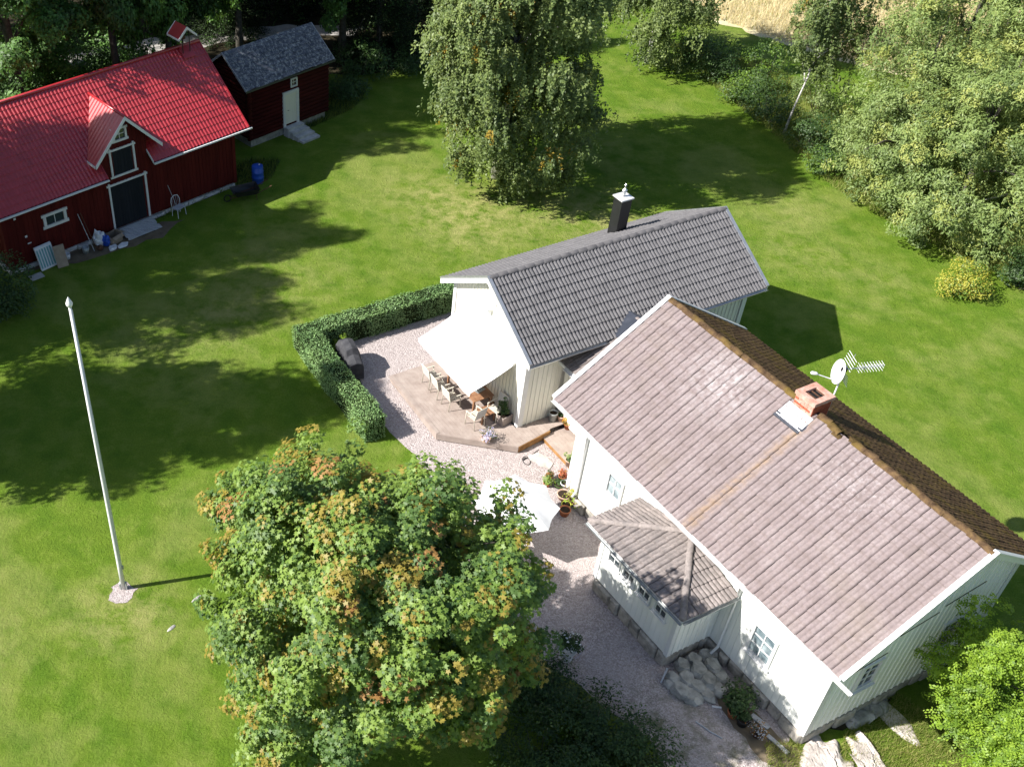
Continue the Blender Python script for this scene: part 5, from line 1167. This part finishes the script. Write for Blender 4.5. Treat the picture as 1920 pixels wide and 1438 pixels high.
fpz = thing('flower_urn', 'white urn with round bush of white flowers on the shaded gravel', 'planter', (7.05, 19.75, 0))
MB().lathe([(.2, 0), (.2, .05), (.1, .1), (.1, .18), (.24, .3), (.3, .46), (.27, .46), (.2, .36), (0, .36)], 18).build('urn', 'plastic_white', fpz, True)
me, cc = crown_mesh('plant', (0, 0, .74), (.40, .40, .34), 40, 30, .13, .07, ['ivy', 'shrub_g'], [.7, .3], T_LEAF, 'round', rng); put('plant', me, fpz)
d = unit(rng.normal(size=(70, 3)) + [0, 0, .6]); put('blossom', np_mesh('blossom', leaves(np.array([0, 0, .74]) + d * [.45, .45, .4], d, .075, T_LEAF, rng=rng), 4, ['flower_w']), fpz)
d = unit(rng.normal(size=(120, 3)) * [1, 1, .3] + [.4, -.1, -.2]); put('trailing_blossom', np_mesh('blossom', leaves(np.array([0, 0, .5]) + d * [.42, .42, .25], d, .05, T_LEAF, rng=rng), 4, ['flower_p']), fpz)
# rug and hose on the yard
mb = MB(); rgp = [(7.05, 28.55), (7.45, 28.72), (7.72, 28.5), (7.92, 28.15), (7.75, 27.88), (7.45, 27.98), (7.3, 28.2), (7.1, 28.3)]
mb.slab([(x, y, .012) for x, y in rgp], (0, 0, .025)); tag(mb.build('stone_slab', 'rock'), 'flat pale natural stone slab at the foot of the deck step', 'slab')
tag(MB().tube([(6.98 + .16 * math.cos(t) * (1 - t * .03), 28.35 + .2 * math.sin(t) - t * .012, .02) for t in np.linspace(0, 9, 40)] + [(7.35, 28.75, .02), (7.5, 28.9, .02)], .012, 6).build('garden_hose', 'black_paint'), 'coiled dark garden hose on the gravel by the deck step', 'hose')
# covered grill
gr = thing('grill', 'covered grey barbecue grill standing beside the hedge', 'grill', (.62, 33.55, 0), R(-72))
mb = MB()
prof = [(-.78, .30, .12, .86), (-.70, .33, .03, .98), (-.35, .34, .03, 1.20), (.30, .34, .03, 1.20), (.42, .33, .03, 1.00), (.86, .30, .08, .88)]
vs = []; fs = []; rg = random.Random(3)
for x, w2, z0, z1 in prof:
    for y, z in ((-w2 * 1.05, z0), (-w2, z1 * .75), (-w2 * .7, z1 - .03), (0, z1 + .02), (w2 * .7, z1 - .03), (w2, z1 * .75), (w2 * 1.05, z0)): vs.append((x + rg.uniform(-.02, .02), y + rg.uniform(-.025, .025), z + rg.uniform(-.015, .015)))
for i in range(len(prof) - 1):
    for j in range(6): k = i * 7 + j; fs.append((k, k + 1, k + 8, k + 7))
fs += [tuple(range(7))[::-1], tuple(range(35, 42))]; mb.add(vs, fs); mb.build('cover', 'cover', gr)
for x in (-.55, .55):
    for y in (-.25, .25): MB().tube([(x, y, 0), (x, y, .15)], .03, 8).build('castor', 'black_paint', gr)
# parasol
PC = (5.94, 24.49); par = thing('parasol', 'white scalloped parasol half hidden behind the maple', 'parasol', (PC[0], PC[1], 0), R(-6))
mb = MB(); ns = 8; sub = 6; rings = 5; vs = [(0, 0, 2.30)]; fs = []
for r_ in range(1, rings + 1):
    for i in range(ns * sub):
        th = 2 * math.pi * i / (ns * sub); fr = (i % sub) / sub; sag = math.sin(math.pi * fr); t = r_ / rings
        rr = 1.42 * t * (1 - .13 * sag * t) ; vs.append((rr * math.cos(th), rr * math.sin(th), 2.30 - .62 * t ** 1.1 + -.05 * sag * t))
m_ = ns * sub
for i in range(m_): fs.append((0, 1 + i, 1 + (i + 1) % m_))
for r_ in range(rings - 1):
    for i in range(m_): a_ = 1 + r_ * m_ + i; b_ = 1 + r_ * m_ + (i + 1) % m_; fs.append((a_, a_ + m_, b_ + m_, b_))
mb.add(vs, fs); mb.build('canopy', 'canvas', par)
MB().tube([(0, 0, 0), (0, 0, 2.38)], .025, 10).build('pole', 'white_trim', par, True)
for i in range(ns): th = 2 * math.pi * i / ns; MB().tube([(0, 0, 2.27), (1.4 * math.cos(th), 1.4 * math.sin(th), 1.665)], .010, 5).build('rib', 'white_trim', par)
MB().lathe([(.28, 0), (.28, .06), (.05, .1), (.04, .3), (0, .3)], 16).build('base', 'conc', par)
MB().lathe([(0, .0), (.03, .02), (.02, .08), (0, .1)], 10, (0, 0, 2.36)).build('finial', 'white_trim', par)
rt = thing('cafe_table', 'round white table beneath the parasol', 'table', (5.7, 23.6, 0))
MB().lathe([(.0, .70), (.42, .70), (.42, .73), (0, .73)], 24).build('top', 'plastic_white', rt); MB().tube([(0, 0, 0), (0, 0, .7)], .03, 8).build('leg', 'white_trim', rt); MB().lathe([(.25, 0), (.22, .03), (.03, .06), (0, .06)], 16).build('foot', 'white_trim', rt)

# ================================================================== hedge
hd = thing('hedge', 'clipped green hedge bending round the gravel yard', 'hedge', (OE[0], OE[1], 0), YE)
hs = [(-4.95, -5.95, 14.0, -5.15, 1.08), (-4.98, -5.16, -4.15, .45, 1.08)]      # a0, b0, a1, b1, h
core = MB(); P = []; N_ = []
for a0_, b0_, a1_, b1_, h_ in hs:
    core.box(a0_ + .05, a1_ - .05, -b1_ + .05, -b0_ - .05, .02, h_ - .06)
    la, lb_ = a1_ - a0_, b1_ - b0_
    for area, fn, nn in ((la * lb_, lambda k: (RNG.uniform(a0_, a1_, k), RNG.uniform(b0_, b1_, k), np.full(k, h_)), (0, 0, 1)),
                         (la * h_, lambda k: (RNG.uniform(a0_, a1_, k), np.full(k, b1_), RNG.uniform(0, h_, k)), (0, -1, .3)), (la * h_, lambda k: (RNG.uniform(a0_, a1_, k), np.full(k, b0_), RNG.uniform(0, h_, k)), (0, 1, .3)),
                         (lb_ * h_, lambda k: (np.full(k, a0_), RNG.uniform(b0_, b1_, k), RNG.uniform(0, h_, k)), (-1, 0, .3)), (lb_ * h_, lambda k: (np.full(k, a1_), RNG.uniform(b0_, b1_, k), RNG.uniform(0, h_, k)), (1, 0, .3))):
        k = int(area * 900); a_, b_, z = fn(k); q = np.stack([a_, -b_, z], 1)
        bulge = .05 * np.sin(2.3 * a_ + 1.7 * b_) + .04 * np.sin(5.1 * a_ - 3 * b_ + 2 * z)
        q = q + np.array(nn)[None] * (bulge * .7 - np.abs(RNG.normal(size=k)) * .035)[:, None] + RNG.normal(size=(k, 3)) * .025
        P.append(q); N_.append(np.array(nn)[None] + RNG.normal(size=(k, 3)) * .55)
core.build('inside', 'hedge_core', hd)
P = np.concatenate(P); N_ = np.concatenate(N_); put('foliage', np_mesh('foliage', leaves(P, N_, .065, T_LEAF), 4, ['hedge_l', 'shrub_g'], (RNG.random(len(P)) < .2).astype(int)), hd)
shrub('shrub', 'small bright green plant in the inner corner of the hedge', (.15, 34.75), .45, .6, ['rowan_l', 'rowan_d'], [.7, .3], 26, 40, .07, 31, 'plant')

# ================================================================== trees
tree('maple_tree', 'big round maple with orange leaf tips in the foreground', 'tree', (1.0, 17.8), 8.6, 5.1, (3.8, 3.7, 5.4),
     ['maple_l', 'maple_d', 'maple_o', 'maple_r'], [.40, .27, .30, .03], 1800, 100, .38, .145, .26, tmpl=T_MAPLE, seed=11, inner=.30, boughs=320, brad=.72, tips=(2, 3), lump=.17, bottom=.95, hollow=.6, nl=22)
BL = ['birch_l', 'birch_d', 'birch_y']
tree('birch_tree', 'tall weeping birch on the lawn behind the annexe', 'tree', (8.2, 49.0), 13.5, 7.3, (3.75, 3.75, 5.7), BL, [.62, .365, .015], 1900, 105, .46, .15, .30, 'birch_bark', 'weep', seed=21, inner=.25, lump=.14, bottom=1.0, nl=18, boughs=360, brad=.62)
tree('birch_tree', 'birch with pale forked trunk at the edge of the dry field', 'tree', (18.8, 63.0), 12, 6.6, (3.3, 3.3, 4.9), BL, [.6, .39, .01], 520, 110, .5, .15, .24, 'birch_bark', 'weep', seed=22, inner=.2, lump=.2, bottom=1.0, nl=14, boughs=90, brad=.75)
tree('birch_tree', 'slender leaning birch with thin airy crown beside the thicket', 'tree', (24.1, 53.9), 9.5, 6.4, (1.9, 1.9, 3.5), BL, [.5, .48, .02], 260, 80, .42, .14, .06, 'birch_bark', 'weep', seed=23, inner=.3, lump=.3, bottom=1.0, nl=16, lean=(1.2, .8), off=(.8, .6))
WL = ['sal_l', 'sal_d', 'sal_y']
for i, (x, y, h_, cz, rad, nc, lb) in enumerate([
    (26.9, 47.4, 9.0, 4.6, (2.6, 2.6, 4.3), 420, 'grey green willow at the left front of the right hand thicket'),
    (30.4, 51.4, 13, 7.0, (3.7, 3.7, 5.8), 560, 'tall willow behind the front row of the right hand thicket'),
    (28.8, 44.2, 8.5, 4.3, (2.8, 2.8, 4.0), 360, 'willow with dark hollow at its foot in the middle of the thicket'),
    (32.8, 47.0, 12, 6.3, (3.9, 3.9, 5.6), 500, 'large willow at the right edge of the thicket'),
    (31.7, 42.2, 9.5, 5.4, (2.7, 2.7, 4.0), 340, 'birch like tree with leaning white trunk above the yellow shrub'),
    (35.0, 56.0, 13, 7, (4.4, 4.4, 6.0), 460, 'willow at the back of the thicket against the dry field')]):
    tree('willow_tree' if i != 4 else 'birch_tree', lb, 'tree', (x, y), h_, cz, rad, WL, [.5, .32, .18], int(nc * 1.15), 105, .50, .165, .16, 'birch_bark' if i == 4 else 'bark', 'weep' if i in (1, 4) else 'round', seed=40 + i, group='trees of the right hand thicket', inner=.15, lump=.25, bottom=1.0, tmpl=T_LONG, nl=12, boughs=70, brad=1.15)
shrub('shrub', 'rounded yellow green shrub at the right edge of the lawn', (27.3, 39.0), 1.25, 1.45, ['shrub_y', 'rowan_d'], [.75, .25], 70, 60, .085, 51, crad=.35)
shrub('shrub', 'dark green shrub right of the yellow shrub', (29.9, 39.6), 1.1, 1.9, ['shrub_g', 'ivy'], [.6, .4], 60, 60, .10, 52, crad=.35)
for i, (x, y, r_, h_, ms, lb) in enumerate([(22.8, 57.6, 1.3, 1.5, ['shrub_g', 'rowan_d'], 'light green bramble bush left of the slender birch'), (23.6, 55.3, 1.4, 2.2, ['shrub_g', 'ivy'], 'dark bush at the foot of the slender birch'),
    (24.2, 58.8, 1.3, 2.6, ['shrub_g', 'rowan_d'], 'upright green bush behind the slender birch'), (25.0, 52.2, 1.5, 1.9, ['ivy', 'shrub_g'], 'dark bush right of the slender birch trunk'), (24.9, 49.6, 1.0, 1.3, ['shrub_g', 'rowan_d'], 'low bush between the slender birch and the willow'),
    (22.2, 60.5, 1.6, 2.2, ['ivy', 'shrub_g'], 'dark bush in the shade of the field birch'), (21.2, 63.2, 1.7, 2.0, ['ivy', 'oak_d'], 'dark bush right of the field birch trunk'), (26.6, 56.5, 1.7, 2.6, ['sal_d', 'sal_l'], 'grey green bush between slender birch and tall willow')]):
    shrub('shrub', lb, (x, y), r_, h_, ms, [.55, .45], 60, 55, .11, 60 + i, group='bushes along the edge of the lawn', crad=.42)
# bright tree at the bottom right, its crown near the camera
tree('rowan_tree', 'bright light green feathery tree in the bottom right corner', 'tree', (18.9, 15.8), 4.2, 2.3, (2.75, 2.5, 2.3), ['rowan_l', 'rowan_d'], [.75, .25], 900, 135, .34, .085, .10, seed=71, tmpl=T_LEAF, style='frond', inner=.2, lump=.2, bottom=1.0, boughs=130, brad=.75)
# dark shrubbery below the maple
for i, (x, y, r_, h_, lb) in enumerate([(7.3, 16.9, 1.3, 1.3, 'dark green shrub along the gravel below the flower urn'), (8.1, 15.5, 1.4, 1.4, 'dark green shrub at the bottom edge beside the gravel'), (5.9, 18.3, 1.2, 1.2, 'dark shrub in the shade between the maple and the flower urn'), (5.6, 15.6, 1.6, 1.5, 'dark shrub right of the maple trunk at the bottom edge')]):
    shrub('shrub', lb, (x, y), r_, h_, ['ivy', 'shrub_g'], [.7, .3], 80, 80, .09, 80 + i, group='dark shrubs under the maple', crad=.4)
shrub('shrub', 'round dark glossy bush at the left edge below the barn', (-14.6, 37.6), 1.9, 2.2, ['ivy', 'shrub_g'], [.6, .4], 90, 80, .12, 90, crad=.5)
# woods behind the barn
FW = ['oak_l', 'oak_d']
spots = [(-15.6, 50.8, 17, 4.1, 'broad tree with sunlit crown behind the left part of the barn roof'), (-19.8, 58.5, 12.5, 4.3, 'leafy tree with bright crown in the upper left corner'), (-11.5, 54.8, 17, 3.9, 'shaded leafy tree left of the bell turret'),
         (-8.9, 56.4, 14, 3.5, 'shaded leafy tree between the barn and the storehouse'), (-5.6, 62.0, 13.5, 3.7, 'shaded leafy tree between bell turret and storehouse'), (0.4, 63.0, 13, 3.6, 'shaded leafy tree right of the storehouse'), (-25, 66, 14, 4.6, 'leafy tree deep in the wood at the upper left'), (-14.5, 68, 14, 4.2, 'leafy tree far back above the barn ridge')]
proto = None
for i, (x, y, h_, r_, lb) in enumerate(spots):
    if i < 2:
        t = tree('leafy_tree', lb, 'tree', (x, y), h_, h_ * .58, (r_, r_, h_ * .46), FW, [.55, .45], 760, 115, .58, .19, .28, seed=100 + i, group='leafy trees in the wood', inner=.15, lump=.26, bottom=1.0, boughs=90, brad=1.2); proto = t
    else:
        t = copy_tree(proto); t.location = (x, y, 0); t.rotation_euler = (0, 0, 1.3 * i); t.scale = (r_ / 4.4, r_ / 4.4, h_ / 12); t['label'] = lb
sp0 = None
for i, (x, y, h_, r_, lb) in enumerate([(-9.2, 74, 15, 3.4, 'dark spruce above the bell turret'), (-3.8, 72, 14, 3.3, 'dark spruce behind the storehouse roof'), (.8, 71.5, 15, 3.4, 'dark spruce right of the storehouse roof'), (5.0, 69.5, 15, 3.4, 'dark spruce beside the weeping birch'),
    (2.6, 64.0, 11, 2.6, 'dark spruce at the edge of the lawn near the storehouse'), (7.6, 74, 15, 3.4, 'dark spruce behind the weeping birch'), (-6.8, 66.8, 9, 2.2, 'small dark spruce beside the gravel track'), (11.5, 76, 15, 3.4, 'dark spruce at the back between the birches'), (-14, 79, 16, 3.6, 'dark spruce far back above the barn')]):
    if i == 0:
        sp0 = t = tree('spruce_tree', lb, 'tree', (x, y), h_, h_ * .52, (r_, r_, h_ * .50), ['spruce', 'oak_d'], [.93, .07], 520, 90, .75, .17, .25, style='cone', seed=130, group='dark spruces at the back', nl=8)
    else:
        t = copy_tree(sp0); t.location = (x, y, 0); t.rotation_euler = (0, 0, 1.1 * i); t.scale = (r_ / 3.4, r_ / 3.4, h_ / 15); t['label'] = lb
for i, (x, y, r_, h_, lb) in enumerate([(.6, 58.2, 1.2, 1.3, 'dark weedy bush right of the storehouse'), (1.6, 61.0, 1.6, 2.0, 'shaded bush behind the storehouse corner'), (4.6, 61.5, 1.4, 1.5, 'shaded bush at the edge of the lawn beside the weeping birch'), (-6.2, 58.6, 1.3, 1.6, 'bush behind the storehouse left gable'), (-12.2, 60.4, 1.5, 1.8, 'bush along the track behind the barn ridge'), (-8.9, 57.0, 1.2, 1.4, 'bush between the barn and the storehouse')]):
    shrub('shrub', lb, (x, y), r_, h_, ['oak_d', 'ivy'], [.5, .5], 50, 50, .13, 150 + i, group='bushes by the storehouse', crad=.45)
for i, (x, y, r_, h_, lb) in enumerate([(-19.2, 52.6, 2.3, 5.0, 'tall sunlit bush behind the left end of the barn roof'), (-15.8, 55.4, 2.2, 5.2, 'tall bush behind the middle of the barn roof'), (-12.6, 57.8, 2.0, 4.4, 'tall bush by the track left of the bell turret'), (-20.5, 57.5, 2.4, 5.5, 'tall bright bush in the upper left corner'), (-16.2, 59.8, 2.2, 5.0, 'tall bush beside the track behind the barn')]):
    shrub('shrub', lb, (x, y), r_, h_, ['oak_l', 'oak_d'], [.6, .4], 110, 75, .17, 170 + i, group='tall bushes behind the barn', crad=.7)
# trees to the left of the view whose shade lies over the lawn
for i, (x, y, h_, r_, lb) in enumerate([(-17.8, 28.4, 14.5, 3.7, 'tall tree left of the frame that shades the lawn by the flagpole'), (-21.6, 35.3, 14.5, 4.2, 'tall tree left of the frame shading the flagpole top'), (-22.8, 28.2, 12, 3.8, 'tree left of the frame whose shade reaches the left edge of the lawn'),
    (-22.6, 39.2, 18, 3.8, 'tallest tree left of the barn shading the lawn before it'), (-27.5, 43.2, 13, 4.0, 'tall tree left of the barn shading its roof')]):
    t = copy_tree(proto); t.location = (x, y, 0); t.rotation_euler = (0, 0, .9 + 1.7 * i); t.scale = (r_ / 4.4, r_ / 4.4, h_ / 12); t['label'] = lb; t['group'] = 'shade trees left of the lawn'

# ================================================================== long grass
def blades(name, label, pts, hgt, wid, mats, probs=None, kind=True):
    N = len(pts); d = RNG.normal(size=(N, 3)) * .35 + [0, 0, 1]; d = unit(d); sdv = unit(np.cross(d, RNG.normal(size=(N, 3)))); h_ = (hgt * RNG.uniform(.5, 1.3, N))[:, None]; w_ = wid
    a_ = pts - sdv * w_; b_ = pts + sdv * w_; c_ = pts + d * h_ + RNG.normal(size=(N, 3)) * .12 * hgt
    o = put(name, np_mesh(name, np.stack([a_, b_, c_], 1).reshape(-1, 3), 3, mats, RNG.choice(len(mats), N, p=probs)))
    o['label'] = label; o['category'] = 'grass'; o['kind'] = 'stuff'; return o
def scatter(poly, n_):
    poly = np.array(poly); lo, hi = poly.min(0), poly.max(0); out = []
    while sum(len(o) for o in out) < n_:
        p = RNG.uniform(lo, hi, (n_, 2)); ins = np.zeros(len(p), bool); j = len(poly) - 1
        for i in range(len(poly)):
            yi, yj, xi, xj = poly[i, 1], poly[j, 1], poly[i, 0], poly[j, 0]
            cnd = ((yi > p[:, 1]) != (yj > p[:, 1])) & (p[:, 0] < (xj - xi) * (p[:, 1] - yi) / (yj - yi + 1e-12) + xi); ins ^= cnd; j = i
        out.append(p[ins])
    p = np.concatenate(out)[:n_]; return np.concatenate([p, np.zeros((n_, 1))], 1)
blades('field_grass', 'tall dry yellow grass of the field at the top right', scatter([(19, 75), (24.4, 69.9), (30.0, 64.2), (38.4, 57.9), (50, 50), (60, 60), (60, 92), (22, 92)], 120000), .55, .018, ['straw', 'wild_grass'], [.85, .15])
blades('verge_grass', 'rough green grass fringe along the thicket and field edge', np.concatenate([scatter([(20.5, 66), (22, 59), (24, 52), (24.8, 48), (27, 43.5), (29.5, 40.5), (33, 38), (34, 41), (31, 46), (29, 54), (26, 63)], 30000)]), .30, .014, ['rough_grass', 'wild_grass'], [.6, .4])
blades('wild_grass', 'rough grass and weeds around the bedrock at the bottom right', np.concatenate([scatter([(14.6, 17.2), (16.5, 18.6), (18, 17), (17, 14), (13, 13.5), (13.2, 15.3)], 16000), scatter([(12.2, 16.9), (13.2, 16.9), (13.2, 15.2), (11.8, 14.6)], 3500)]), .16, .008, ['rough_grass', 'wild_grass'], [.55, .45])
blades('weeds', 'weeds along the foot of the barn and storehouse', np.concatenate([scatter([(-8.5, 44.6), (-4.6, 48.1), (-3.2, 48.6), (-2.8, 50.5), (-4.4, 50.6), (-8.7, 45.6)], 5000), scatter([(-2.5, 53), (1.0, 56.5), (2.0, 59.5), (-.5, 58), (-3, 54)], 6000)]), .28, .014, ['rough_grass', 'ivy'], [.5, .5])
